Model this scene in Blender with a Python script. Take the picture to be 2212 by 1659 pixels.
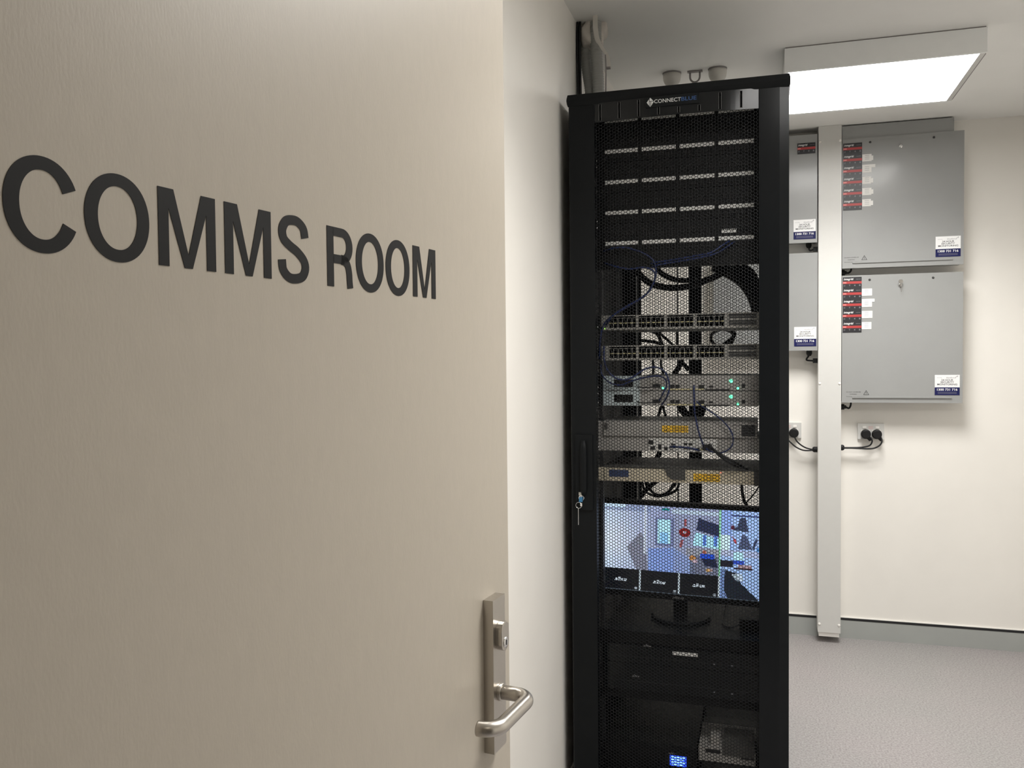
import bpy, bmesh, math, random
import numpy as np
from mathutils import Vector, Matrix
random.seed(7)
for o in list(bpy.data.objects): bpy.data.objects.remove(o, do_unlink=True)
scn = bpy.context.scene
COL = scn.collection

# ------------------------------------------------------------------ camera
CAM = Vector((0.5393, -2.3862, 1.352))
YAW, PITCH, ROLL, FPX = math.radians(16.624), math.radians(-1.816), math.radians(0.554), 1835.6
IW, IH = 2212.0, 1659.0
R = Matrix.Rotation(YAW, 3, 'Z') @ Matrix.Rotation(PITCH, 3, 'X') @ Matrix.Rotation(ROLL, 3, 'Y')
c_right, c_fwd, c_up = R.col[0].copy(), R.col[1].copy(), R.col[2].copy()
cd = bpy.data.cameras.new('camera')
cam = bpy.data.objects.new('camera', cd); COL.objects.link(cam)
mw = Matrix((c_right, c_up, -c_fwd)).transposed().to_4x4(); mw.translation = CAM
cam.matrix_world = mw
cd.sensor_width = 36.0; cd.lens = FPX / IW * 36.0; cd.clip_start = 0.02
scn.camera = cam

# ------------------------------------------------------------------ world, exposure
wd = bpy.data.worlds.new('world'); scn.world = wd; wd.use_nodes = True
wd.node_tree.nodes['Background'].inputs[0].default_value = (0.5, 0.5, 0.5, 1)
wd.node_tree.nodes['Background'].inputs[1].default_value = 0.02
vs = scn.view_settings
vs.view_transform = 'Standard'; vs.look = 'None'; vs.gamma = 1.0; vs.use_curve_mapping = False
vs.exposure = 0.0
PANEL_POWER = 11.0         # brightness of the lit ceiling panel
PANEL_WATTS, PANEL_SPREAD = 18.5, 134.0   # beam below each panel
CORRIDOR_FILL_POWER = 2.5       # brightness of the unseen corridor panel, added as soft fill
PANEL_COLOR = (1.0, 0.98, 0.95)

def at(px, py, Y):          # the point on the vertical plane Y seen at a photo position
    d = R @ Vector(((px - IW/2)/FPX, 1.0, -(py - IH/2)/FPX))
    return CAM + d * ((Y - CAM.y)/d.y)

# ------------------------------------------------------------------ materials
MATS = {}
def mat(name, col, rough=0.5, metal=0.0, noise=0.0, nscale=30.0, bump=0.0, bscale=200.0, emit=0.0, ecol=None, coat=0.0, stretch=None, spec=0.5):
    if name in MATS: return MATS[name]
    m = bpy.data.materials.new(name); m.use_nodes = True
    nt = m.node_tree; b = nt.nodes['Principled BSDF']
    b.inputs['Base Color'].default_value = (*col, 1); b.inputs['Roughness'].default_value = rough
    b.inputs['Metallic'].default_value = metal; b.inputs['Specular IOR Level'].default_value = spec
    if coat: b.inputs['Coat Weight'].default_value = coat; b.inputs['Coat Roughness'].default_value = 0.12
    if noise or bump:
        tc = nt.nodes.new('ShaderNodeTexCoord'); mp = nt.nodes.new('ShaderNodeMapping')
        nt.links.new(tc.outputs['Object'], mp.inputs['Vector'])
        if stretch: mp.inputs['Scale'].default_value = stretch
    if noise:
        n = nt.nodes.new('ShaderNodeTexNoise'); n.inputs['Scale'].default_value = nscale; n.inputs['Detail'].default_value = 6
        nt.links.new(mp.outputs['Vector'], n.inputs['Vector'])
        r = nt.nodes.new('ShaderNodeValToRGB')
        r.color_ramp.elements[0].position = 0.3; r.color_ramp.elements[1].position = 0.7
        r.color_ramp.elements[0].color = (*[max(0, c*(1-noise)) for c in col], 1)
        r.color_ramp.elements[1].color = (*[min(1, c*(1+noise)) for c in col], 1)
        nt.links.new(n.outputs['Fac'], r.inputs['Fac']); nt.links.new(r.outputs['Color'], b.inputs['Base Color'])
    if bump:
        n2 = nt.nodes.new('ShaderNodeTexNoise'); n2.inputs['Scale'].default_value = bscale; n2.inputs['Detail'].default_value = 3
        nt.links.new(mp.outputs['Vector'], n2.inputs['Vector'])
        bp = nt.nodes.new('ShaderNodeBump'); bp.inputs['Strength'].default_value = bump; bp.inputs['Distance'].default_value = 0.001
        nt.links.new(n2.outputs['Fac'], bp.inputs['Height']); nt.links.new(bp.outputs['Normal'], b.inputs['Normal'])
    if emit:
        b.inputs['Emission Color'].default_value = (*(ecol or col), 1); b.inputs['Emission Strength'].default_value = emit
    MATS[name] = m; return m

mat('wall_paint', (0.86, 0.835, 0.785), 0.55, noise=0.015, nscale=6, bump=0.12, bscale=260)
mat('ceiling_paint', (0.87, 0.865, 0.84), 0.7, noise=0.015, nscale=5, bump=0.1, bscale=240)
mat('corridor_paint', (0.62, 0.57, 0.49), 0.6, noise=0.02, nscale=6, bump=0.1, bscale=240)
mat('door_paint', (0.41, 0.37, 0.31), 0.40, noise=0.02, nscale=120, bump=0.10, bscale=500, stretch=(1, 1, .35))
mat('lettering', (0.010, 0.010, 0.010), 0.6, noise=.1, spec=.2)
mat('satin_steel', (0.52, 0.49, 0.45), 0.30, 1.0, noise=0.06, nscale=300, stretch=(1, 1, 25))
mat('chrome', (0.75, 0.75, 0.75), 0.15, 1.0, noise=0.03)
mat('skirting_vinyl', (0.37, 0.385, 0.37), 0.5, noise=0.03, nscale=8)
mat('black_gap', (0.008, 0.008, 0.01), 0.6, noise=.05)
mat('white_trim', (0.85, 0.83, 0.79), 0.45, noise=.01)
mat('rack_black', (0.0060, 0.0070, 0.0078), 0.52, spec=0.15, noise=0.08, nscale=60, bump=0.05, bscale=700)
mat('rack_gloss', (0.006, 0.007, 0.008), 0.13, noise=0.06, nscale=40, spec=.32)
mat('rack_satin', (0.0060, 0.0070, 0.0080), 0.20, noise=0.06, nscale=40, spec=.20)
mat('slot_edge_glint', (0.10, 0.10, 0.10), 0.3, noise=.03)  # pale grey standing in for light caught on the slot edges
mat('mesh_black', (0.007, 0.008, 0.0095), 0.45, noise=0.05, spec=.22)
mat('rail_black', (0.012, 0.012, 0.013), 0.45, noise=0.08)
mat('panel_black', (0.006, 0.0062, 0.0066), 0.5, noise=0.08, spec=.2)
mat('port_black', (0.004, 0.004, 0.005), 0.6, noise=.05)
mat('label_white', (0.78, 0.78, 0.76), 0.5, noise=.02)
mat('switch_grey', (0.30, 0.29, 0.265), 0.5, noise=0.05, nscale=20)
mat('case_grey', (0.36, 0.345, 0.325), 0.45, noise=0.04, nscale=20)
mat('bracket_blue', (0.46, 0.53, 0.55), 0.4, noise=0.03)
mat('case_cream', (0.58, 0.52, 0.40), 0.5, noise=0.04)
mat('case_dark', (0.075, 0.073, 0.068), 0.5, noise=0.06)
mat('gold_label', (0.62, 0.56, 0.30), 0.5, noise=.05)
mat('warning_yellow', (0.85, 0.52, 0.03), 0.5, noise=.05)
mat('warning_ink', (0.03, 0.025, 0.02), 0.6, noise=.05)
mat('blue_label', (0.03, 0.05, 0.13), 0.5, noise=.05)
mat('blue_cable', (0.009, 0.021, 0.10), 0.45, noise=.08)
mat('black_cable', (0.008, 0.008, 0.0085), 0.5, noise=.08, spec=.3)
mat('grey_conduit', (0.34, 0.345, 0.325), 0.55, noise=.03)
mat('plaster', (0.62, 0.58, 0.53), 0.8, noise=.08, nscale=60, bump=.6, bscale=90)
mat('enclosure_grey', (0.31, 0.315, 0.31), 0.30, noise=0.02, nscale=10, bump=0.06, bscale=500, coat=.25)
mat('sticker_black', (0.022, 0.022, 0.026), 0.35, noise=.03)
mat('sticker_red', (0.42, 0.045, 0.045), 0.4, noise=.03)
mat('sticker_pink', (0.80, 0.30, 0.28), 0.4, noise=.03)
mat('sticker_white', (0.86, 0.86, 0.86), 0.45, noise=.01)
mat('sticker_navy', (0.011, 0.013, 0.080), 0.5, noise=.03, spec=.2)
mat('print_dark', (0.06, 0.06, 0.06), 0.6, noise=.03, spec=.2)
mat('print_grey', (0.30, 0.30, 0.32), 0.6, noise=.03)
mat('print_dim', (0.10, 0.10, 0.16), 0.6, noise=.03)
mat('print_black', (0.02, 0.02, 0.025), 0.6, noise=.03)
mat('paper', (0.84, 0.83, 0.80), 0.7, noise=.02)
mat('white_plastic', (0.64, 0.635, 0.61), 0.35, noise=.01)
mat('sensor_white', (0.60, 0.58, 0.54), 0.45, noise=.02)
mat('clamp_grey', (0.26, 0.24, 0.24), 0.5, noise=.04)
mat('light_body', (0.90, 0.915, 0.91), 0.5, noise=.01)
mat('panel_lit', (0.9, 0.9, 0.9), 0.5, emit=PANEL_POWER, ecol=PANEL_COLOR)
mat('corridor_fill_lit', (0.9, 0.9, 0.9), 0.5, emit=CORRIDOR_FILL_POWER, ecol=(1.0, 0.88, 0.72))  # glow of the added corridor fill panel
mat('led_green', (0.05, 0.6, 0.25), 0.4, emit=2.6, ecol=(0.12, 1.0, 0.42))
mat('led_lime', (0.3, 0.8, 0.1), 0.4, emit=2.0, ecol=(0.45, 1.0, 0.15))
mat('led_red', (0.8, 0.1, 0.05), 0.4, emit=2.0, ecol=(1.0, 0.25, 0.15))
mat('lcd_blue', (0.02, 0.05, 0.4), 0.3, emit=1.1, ecol=(0.03, 0.10, 1.0))
mat('lcd_text', (0.2, 0.4, 0.9), 0.3, emit=1.5, ecol=(0.35, 0.70, 1.0))
mat('logo_white', (0.62, 0.63, 0.62), 0.4, noise=.02)
mat('logo_blue', (0.03, 0.085, 0.24), 0.4, noise=.02)
mat('logo_dim', (0.32, 0.32, 0.32), 0.4, noise=.02)
mat('key_blue', (0.03, 0.16, 0.32), 0.35, noise=.03)
mat('key_tag', (0.72, 0.70, 0.62), 0.5, noise=.02)

# speckled vinyl floor
fm = bpy.data.materials.new('floor_vinyl'); fm.use_nodes = True; MATS['floor_vinyl'] = fm
nt = fm.node_tree; b = nt.nodes['Principled BSDF']; b.inputs['Roughness'].default_value = 0.42
tc = nt.nodes.new('ShaderNodeTexCoord')
def _noise(sc, det, lo, hi, c0, c1):
    n = nt.nodes.new('ShaderNodeTexNoise'); n.inputs['Scale'].default_value = sc; n.inputs['Detail'].default_value = det
    nt.links.new(tc.outputs['Object'], n.inputs['Vector'])
    r = nt.nodes.new('ShaderNodeValToRGB'); r.color_ramp.elements[0].position = lo; r.color_ramp.elements[1].position = hi
    r.color_ramp.elements[0].color = (*c0, 1); r.color_ramp.elements[1].color = (*c1, 1)
    nt.links.new(n.outputs['Fac'], r.inputs['Fac']); return r
a1 = _noise(150, 4, .36, .62, (.235, .219, .217), (.36, .342, .338))
a2 = _noise(2.2, 3, .35, .65, (.94, .96, .95), (1.0, .985, .99))
a3 = _noise(330, 1, .70, .78, (0, 0, 0), (.25, .25, .24))
a4 = _noise(260, 1, .22, .30, (.45, .45, .45), (1, 1, 1))
def _mix(mode, A, B):
    m = nt.nodes.new('ShaderNodeMix'); m.data_type = 'RGBA'; m.blend_type = mode; m.inputs['Factor'].default_value = 1
    nt.links.new(A, m.inputs['A']); nt.links.new(B, m.inputs['B']); return m.outputs['Result']
o_ = _mix('MULTIPLY', a1.outputs['Color'], a2.outputs['Color'])
o_ = _mix('ADD', o_, a3.outputs['Color']); o_ = _mix('MULTIPLY', o_, a4.outputs['Color'])
nt.links.new(o_, b.inputs['Base Color'])

# ------------------------------------------------------------------ helpers
def link(name, me, m=None, parent=None, loc=None, rot=None):
    o = bpy.data.objects.new(name, me); COL.objects.link(o)
    if m is not None and me is not None and not me.materials: me.materials.append(MATS[m])
    if parent: o.parent = parent
    if loc is not None: o.location = loc
    if rot is not None: o.rotation_euler = rot
    return o
def from_bm(bm, smooth=False, bevel=0.0, seg=2, angle=0.6):
    if bevel:
        es = [e for e in bm.edges if len(e.link_faces) == 2 and e.calc_face_angle(0) > angle]
        bmesh.ops.bevel(bm, geom=es, offset=bevel, segments=seg, profile=0.6, affect='EDGES', clamp_overlap=True)
    me = bpy.data.meshes.new('m'); bm.normal_update(); bm.to_mesh(me); bm.free()
    if smooth:
        for p in me.polygons: p.use_smooth = len(p.vertices) <= 4
    return me
def abox(bm, x0, x1, y0, y1, z0, z1):
    v = [bm.verts.new((x, y, z)) for x in (x0, x1) for y in (y0, y1) for z in (z0, z1)]
    for f in ((0,1,3,2),(4,6,7,5),(0,4,5,1),(2,3,7,6),(0,2,6,4),(1,5,7,3)): bm.faces.new([v[i] for i in f])
def box(name, m, parent, x0, x1, y0, y1, z0, z1, bevel=0.0, seg=2):
    bm = bmesh.new(); abox(bm, x0, x1, y0, y1, z0, z1)
    return link(name, from_bm(bm, bevel=bevel, seg=seg), m, parent)
def boxes(name, m, parent, lst, bevel=0.0):
    bm = bmesh.new()
    for l in lst: abox(bm, *l)
    return link(name, from_bm(bm, bevel=bevel), m, parent)
def prism(name, m, parent, pts, y0, y1, bevel=0.0):     # polygon in XZ, extruded along Y
    bm = bmesh.new()
    a = [bm.verts.new((x, y0, z)) for x, z in pts]; c = [bm.verts.new((x, y1, z)) for x, z in pts]
    bm.faces.new(a); bm.faces.new(c[::-1]); n = len(pts)
    for i in range(n): bm.faces.new((a[i], c[i], c[(i+1) % n], a[(i+1) % n]))
    bmesh.ops.recalc_face_normals(bm, faces=bm.faces)
    return link(name, from_bm(bm, bevel=bevel), m, parent)
def spline(pts, n=8):
    P = [Vector(p) for p in pts]; P = [P[0]*2-P[1]] + P + [P[-1]*2-P[-2]]; out = []
    for i in range(1, len(P)-2):
        for k in range(n):
            t = k/n; a, b_, c, d = P[i-1:i+3]
            out.append(0.5*((2*b_) + (c-a)*t + (2*a-5*b_+4*c-d)*t*t + (3*b_-a-3*c+d)*t**3))
    out.append(P[-2]); return out
def sweep(bm, pts, r, n=8):
    rings = []; up = None
    for i, p in enumerate(pts):
        t = (pts[min(i+1, len(pts)-1)] - pts[max(i-1, 0)]).normalized()
        if up is None: up = Vector((0, 0, 1)) if abs(t.z) < .9 else Vector((1, 0, 0))
        s = t.cross(up).normalized(); up = s.cross(t).normalized()
        rr = r(i/(len(pts)-1)) if callable(r) else r
        rings.append([bm.verts.new(p + (s*math.cos(a) + up*math.sin(a))*rr) for a in [2*math.pi*k/n for k in range(n)]])
    for a, b_ in zip(rings, rings[1:]):
        for k in range(n): bm.faces.new((a[k], a[(k+1) % n], b_[(k+1) % n], b_[k]))
    bm.faces.new(rings[0][::-1]); bm.faces.new(rings[-1])
    bmesh.ops.recalc_face_normals(bm, faces=bm.faces)
def tube(name, m, parent, pts, r, n=8, smooth=8, raw=False):
    bm = bmesh.new(); sweep(bm, [Vector(p) for p in pts] if raw else spline(pts, smooth), r, n)
    return link(name, from_bm(bm, smooth=True), m, parent)
def lathe(name, m, parent, prof, loc, axis='Z', n=28):
    bm = bmesh.new(); rings = []
    for rr, h in prof:
        ring = []
        for k in range(n):
            a = 2*math.pi*k/n; x, y = rr*math.cos(a), rr*math.sin(a)
            ring.append(bm.verts.new((x, y, h) if axis == 'Z' else (x, h, y)))
        rings.append(ring)
    for a, b_ in zip(rings, rings[1:]):
        for k in range(n): bm.faces.new((a[k], a[(k+1) % n], b_[(k+1) % n], b_[k]))
    bm.faces.new(rings[0]); bm.faces.new(rings[-1][::-1])
    bmesh.ops.remove_doubles(bm, verts=bm.verts, dist=1e-6)
    bmesh.ops.recalc_face_normals(bm, faces=bm.faces)
    return link(name, from_bm(bm, smooth=True), m, parent, loc)
def txt(name, s, m, parent, x0, zc, width, y, height=None, shear=0.0, align='L', bold=0.0):
    """flat lettering on a plane facing -Y; fitted to width, centred on zc"""
    cu = bpy.data.curves.new('t', 'FONT'); cu.body = s; cu.size = 1; cu.shear = shear; cu.offset = bold; cu.resolution_u = 3
    to = bpy.data.objects.new('t', cu); COL.objects.link(to)
    dg = bpy.context.evaluated_depsgraph_get(); dg.update()
    me = bpy.data.meshes.new_from_object(to.evaluated_get(dg))
    bpy.data.objects.remove(to); bpy.data.curves.remove(cu)
    n = len(me.vertices); co = np.empty(n*3); me.vertices.foreach_get('co', co); co = co.reshape(-1, 3)
    mn, mx = co.min(0), co.max(0); sx = width/(mx[0]-mn[0]); sz = sx if height is None else height/(mx[1]-mn[1])
    out = np.zeros_like(co); out[:, 0] = (co[:, 0]-mn[0])*sx + x0; out[:, 1] = y; out[:, 2] = (co[:, 1]-(mn[1]+mx[1])/2)*sz + zc
    me.vertices.foreach_set('co', out.ravel()); me.update(); me.materials.clear()
    return link(name, me, m, parent)
def empty(name, loc=(0, 0, 0), rotz=0.0):
    o = bpy.data.objects.new(name, None); COL.objects.link(o); o.location = loc; o.rotation_euler = (0, 0, rotz)
    o.empty_display_size = 0.05; return o
def tag(o, label, cat, group=None):
    o['label'] = label; o['category'] = cat
    if group: o['group'] = group
    return o
def struct(o, label=None, cat=None):
    o['kind'] = 'structure'
    if label: o['label'] = label
    if cat: o['category'] = cat
    return o
def dup(src, parent, loc=None, name=None):
    c = src.copy(); COL.objects.link(c); c.parent = parent
    if loc is not None: c.location = loc
    return c

# ------------------------------------------------------------------ room shell
XL, XR, YB, YF, ZC = -0.030, 1.86, 1.907, -2.215, 2.40
CX0, CX1, CY = -1.6, 2.6, -4.0       # corridor outside the doorway
struct(box('floor', 'floor_vinyl', None, CX0-.1, CX1+.1, CY-.1, YB+.1, -.08, 0), 'grey speckled vinyl floor', 'floor')
struct(box('ceiling', 'ceiling_paint', None, CX0-.1, CX1+.1, CY-.1, YB+.1, ZC, ZC+.08), 'plain white painted ceiling', 'ceiling')
struct(box('wall_left', 'wall_paint', None, XL-.1, XL, YF, YB, 0, ZC), 'white wall beside the rack and behind the open door', 'wall')
struct(box('wall_back', 'wall_paint', None, XL-.1, XR+.1, YB, YB+.1, 0, ZC), 'cream white wall carrying the grey enclosures', 'wall')
struct(box('wall_right', 'wall_paint', None, XR, XR+.1, YF, YB, 0, ZC), 'plain white side wall', 'wall')
DX0, DX1, DZ = 0.125, 0.985, 2.06    # doorway
struct(boxes('wall_front', 'wall_paint', None, [(CX0, DX0, YF-.12, YF, 0, ZC), (DX1, CX1, YF-.12, YF, 0, ZC), (DX0, DX1, YF-.12, YF, DZ, ZC)]), 'wall with the doorway', 'wall')
struct(boxes('wall_corridor', 'corridor_paint', None, [(CX0-.1, CX0, CY, YF, 0, ZC), (CX1, CX1+.1, CY, YF, 0, ZC), (CX0-.1, CX1+.1, CY-.1, CY, 0, ZC)]), 'corridor walls outside the doorway', 'wall')
# vinyl skirting: grey strip, black line, thin white bead
def skirting(name, x0, x1, y0, y1, horiz):
    s = struct(empty(name), 'grey vinyl skirting with a black line along its top', 'skirting')
    if horiz:
        box('strip', 'skirting_vinyl', s, x0, x1, y0-.006, y0, 0, .086)
        box('black_line', 'black_gap', s, x0, x1, y0-.007, y0, .086, .0968)
        box('bead', 'white_trim', s, x0, x1, y0-.006, y0, .0968, .1005)
    else:
        box('strip', 'skirting_vinyl', s, x0, x0+.006, y0, y1, 0, .086)
        box('black_line', 'black_gap', s, x0, x0+.007, y0, y1, .086, .0968)
        box('bead', 'white_trim', s, x0, x0+.006, y0, y1, .0968, .1005)
    return s
skirting('baseboard_back', XL, XR, YB, YB, True)
skirting('baseboard_left', XL, XL, YF, YB-.008, False)

# ------------------------------------------------------------------ ceiling light (lit)
def ceiling_light(x0, x1, y0, y1, z0, lit, label):
    L = tag(empty('ceiling_light', ((x0+x1)/2, (y0+y1)/2, ZC)), label, 'light')
    cx, cy = (x0+x1)/2, (y0+y1)/2; t = .012
    X0, X1, Y0, Y1 = x0-cx, x1-cx, y0-cy, y1-cy; Z0 = z0-ZC
    boxes('housing', 'light_body', L, [(X0, X1, Y0, Y0+t, Z0, -.004), (X0, X1, Y1-t, Y1, Z0, -.004), (X0, X0+t, Y0+t, Y1-t, Z0, -.004),
        (X1-t, X1, Y0+t, Y1-t, Z0+.006, -.004), (X0+t, X1-t, Y0+t, Y1-t, -.02, -.004)])
    box('top_gasket', 'clamp_grey', L, X0+.003, X1-.003, Y0+.003, Y1-.003, -.004, 0)
    box('diffuser', lit, L, X0+t, X1-t*1.6, Y0+t, Y1-t*1.6, Z0+.001, Z0+.006)
    if lit == 'panel_lit':      # the panel's prismatic diffuser throws most of its light downwards
        ld = bpy.data.lights.new('panel_beam', 'AREA'); ld.shape = 'RECTANGLE'; ld.size = X1-X0-.04; ld.size_y = Y1-Y0-.04
        ld.energy = PANEL_WATTS; ld.spread = math.radians(PANEL_SPREAD); ld.color = PANEL_COLOR
        lo = bpy.data.objects.new('panel_beam', ld); COL.objects.link(lo); lo.parent = L; lo.location = (0, 0, Z0-.001)
    box('end_frame', 'white_plastic', L, X1-t*1.6, X1-.002, Y0+t, Y1-t, Z0, Z0+.004)
    box('end_gap', 'clamp_grey', L, X1-.0022, X1+.0004, Y0+.02, Y1-.03, Z0-.0006, Z0+.0065)
    box('far_frame', 'white_plastic', L, X0+t, X1-t*1.6, Y1-t*1.6, Y1-t, Z0, Z0+.004)
    return L
ceiling_light(.602, 1.222, .698, 1.262, 2.317, 'panel_lit', 'square surface-mounted panel light glowing white on the ceiling')
ceiling_light(.602, 1.222, -1.222, -.658, 2.317, 'panel_lit', 'square panel light on the ceiling in front of the rack')
ceiling_light(.60, 1.22, -3.45, -2.85, 2.317, 'corridor_fill_lit', 'unseen square panel added on the corridor ceiling as soft fill light')  # out of view, added for soft light from behind the camera

# ------------------------------------------------------------------ open door
AL = math.radians(6.662)
HG = (0.14074, -2.20813)
door = struct(empty('door_1', (HG[0], HG[1], 0), math.pi/2 - AL), 'beige door standing open with COMMS ROOM lettering and a steel lever handle', 'door')
# local frame: x along the leaf from the hinge, -y out of the lettered face, z up
box('leaf', 'door_paint', door, 0.004, 0.820, 0.0, 0.040, 0.010, 2.040, bevel=.0015)
def stroke_mesh(center, wfun, closed=False):
    """ribbon of variable width along a polyline in (x,z)"""
    bm = bmesh.new(); n = len(center); L_, R_ = [], []
    for i, (x, z) in enumerate(center):
        a = center[(i-1) % n] if closed or i > 0 else center[0]; c = center[(i+1) % n] if closed or i < n-1 else center[-1]
        tx, tz = c[0]-a[0], c[1]-a[1]; l = math.hypot(tx, tz) or 1; nx, nz = -tz/l, tx/l
        w = wfun(tx/l, tz/l)/2
        L_.append(bm.verts.new((x+nx*w, 0, z+nz*w))); R_.append(bm.verts.new((x-nx*w, 0, z-nz*w)))
    for i in range(n if closed else n-1):
        j = (i+1) % n; bm.faces.new((L_[i], L_[j], R_[j], R_[i]))
    return bm
CAP0, CAP1 = 1.4122, 1.4618; HH = CAP1-CAP0
SV, SH = 0.0092, 0.0074        # stem widths: verticals, horizontals
def wf(tx, tz): return math.hypot(SH*tx, SV*tz)
def letter(bm, x):
    r = bmesh.ops.extrude_face_region(bm, geom=list(bm.faces))
    bmesh.ops.translate(bm, verts=[v for v in r['geom'] if isinstance(v, bmesh.types.BMVert)], vec=(0, -.0003, 0))
    bmesh.ops.recalc_face_normals(bm, faces=bm.faces)
    for v in bm.verts: v.co.y -= .0001
    return link('letter', from_bm(bm), 'lettering', door)
def superell(cx, cz, a, c, t0, t1, n, p=2.08):
    out = []
    for k in range(n+1):
        t = t0+(t1-t0)*k/n; ct, st = math.cos(t), math.sin(t)
        out.append((cx + a*math.copysign(abs(ct)**(2/p), ct), cz + c*math.copysign(abs(st)**(2/p), st)))
    return out
OV = .0014
def L_O(x0, x1):
    cz = (CAP0+CAP1)/2; pts = superell((x0+x1)/2, cz, (x1-x0)/2-SV/2, HH/2+OV-SH/2, 0, 2*math.pi, 64)[:-1]
    letter(stroke_mesh(pts, wf, True), x0)
def L_C(x0, x1):
    cz = (CAP0+CAP1)/2; pts = superell((x0+x1)/2, cz, (x1-x0)/2-SV/2, HH/2+OV-SH/2, math.radians(24), math.radians(334), 60)
    letter(stroke_mesh(pts, wf), x0)
def poly_letter(polys):
    bm = bmesh.new()
    for p in polys: bm.faces.new([bm.verts.new((x, 0, z)) for x, z in p])
    letter(bm, 0)
def L_M(x0, x1):
    s = .0086; m = (x0+x1)/2; h = .0035; t = .0130; zi = CAP0+.0085; zj = CAP1-.0125
    poly_letter([[(x0, CAP0), (x0+s, CAP0), (x0+s, zj), (x0+t, CAP1), (x0, CAP1)],
                 [(x1-s, CAP0), (x1, CAP0), (x1, CAP1), (x1-t, CAP1), (x1-s, zj)],
                 [(m-h, CAP0), (m+h, CAP0), (m, zi)],
                 [(x0+t, CAP1), (x0+s, zj), (m-h, CAP0), (m, zi)],
                 [(x1-t, CAP1), (m, zi), (m+h, CAP0), (x1-s, zj)]])
def L_S(x0, x1):
    cx = (x0+x1)/2; a = (x1-x0)/2-SV/2; zt = CAP1+OV-SH/2; zb = CAP0-OV+SH/2; q = (zt-zb)
    pts = [(cx+a, zt-.27*q), (cx+a*.86, zt-.11*q), (cx+a*.4, zt-.012*q), (cx-a*.1, zt), (cx-a*.62, zt-.045*q), (cx-a*.93, zt-.19*q), (cx-a*.82, zt-.34*q), (cx-a*.35, zt-.44*q),
           (cx+a*.3, zt-.53*q), (cx+a*.85, zt-.66*q), (cx+a, zt-.80*q), (cx+a*.72, zt-.945*q), (cx+a*.1, zb), (cx-a*.45, zb+.015*q), (cx-a*.9, zb+.13*q), (cx-a*1.0, zb+.30*q)]
    sp = [(p.x, p.y) for p in spline([(x, z, 0) for x, z in pts], 5)]
    letter(stroke_mesh(sp, wf), x0)
def L_R(x0, x1):
    s = SV; zm = CAP0+HH*.47; bm = bmesh.new()
    zt = CAP1-SH/2; zc = zm; r = (zt-zc)/2; xr = x1-SV/2-.001
    for p in [[(x0, CAP0), (x0+s, CAP0), (x0+s, CAP1), (x0, CAP1)]]:
        bm.faces.new([bm.verts.new((x, 0, z)) for x, z in p])
    arc = [(x0+s*.9, zt)] + [(xr-r*.95+r*.95*math.cos(t), (zt+zc)/2+r*math.sin(t)) for t in [math.pi/2-math.pi*k/18 for k in range(19)]] + [(x0+s*.9, zc)]
    b2 = stroke_mesh(arc, wf)
    leg = [(xr-r*1.1, zc), (xr-r*.62, zc-.0007), (xr-r*.25, zc-.0042), (xr-.0008, zc-.0105), (xr-.0003, zc-.017), (xr+.0006, CAP0)]
    b3 = stroke_mesh([(p.x, p.y) for p in spline([(x, z, 0) for x, z in leg], 5)], lambda a, b: .0084)
    for bb in (b2, b3):
        mp = {v: bm.verts.new(v.co) for v in bb.verts}
        for f in bb.faces: bm.faces.new([mp[v] for v in f.verts])
        bb.free()
    letter(bm, x0)
L_C(.1721, .2180); L_O(.2214, .2685); L_M(.2758, .3262); L_M(.3350, .3842); L_S(.3920, .4300)
L_R(.4545, .4925); L_O(.4966, .5416); L_O(.5452, .5884); L_M(.5950, .6412)
# lever furniture: plate (> lock cylinder, lever, rose)
plate = box('handle_plate', 'satin_steel', door, .7465, .7805, -.0125, .002, .894, 1.0725, bevel=.0012)
SX = .7645
bm = bmesh.new()
prof = [(SX + 0.0105*math.cos(t), 1.0280 + (.0065 if math.sin(t) >= 0 else -.0065) + .0105*math.sin(t)) for t in [2*math.pi*k/28 for k in range(28)]]
a = [bm.verts.new((x, -.0200, z)) for x, z in prof]; c = [bm.verts.new((x, -.012, z)) for x, z in prof]
bm.faces.new(a); bm.faces.new(c)
for i in range(28): bm.faces.new((a[i], a[(i+1) % 28], c[(i+1) % 28], c[i]))
bmesh.ops.recalc_face_normals(bm, faces=bm.faces)
link('lock_cylinder', from_bm(bm, bevel=.001), 'satin_steel', plate)
lathe('keyway', 'chrome', plate, [(.005, -.0212), (.0062, -.0207), (.0062, -.018)], (SX, 0, 1.0205), 'Y', 20)
box('key_slot', 'black_gap', plate, SX-.0007, SX+.0007, -.0216, -.0208, 1.0175, 1.0235)
lathe('rose', 'satin_steel', plate, [(.0092, -.0165), (.0102, -.0155), (.0102, -.011)], (SX, 0, .961), 'Y', 28)
def rounded(path, rad, n=8):
    P = [Vector(p) for p in path]; out = [P[0]]
    for i in range(1, len(P)-1):
        a, b_, c = P[i-1], P[i], P[i+1]; u = (a-b_).normalized(); w = (c-b_).normalized()
        ang = u.angle(w); d = rad/math.tan(ang/2); p0, p1 = b_+u*d, b_+w*d; ctr = b_ + (u+w).normalized()*(rad/math.sin(ang/2))
        for k in range(n+1):
            t = k/n; v = ((p0-ctr)*(1-t) + (p1-ctr)*t); out.append(ctr + v.normalized()*rad)
    out.append(P[-1]); return out
LV = rounded([(SX, -.011, .961), (SX, -.0515, .961), (.666, -.0515, .961), (.666, -.031, .961)], .019, 12)
bm = bmesh.new(); sweep(bm, LV, .0083, 24)
link('lever', from_bm(bm, smooth=True, bevel=0), 'satin_steel', plate)

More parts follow.
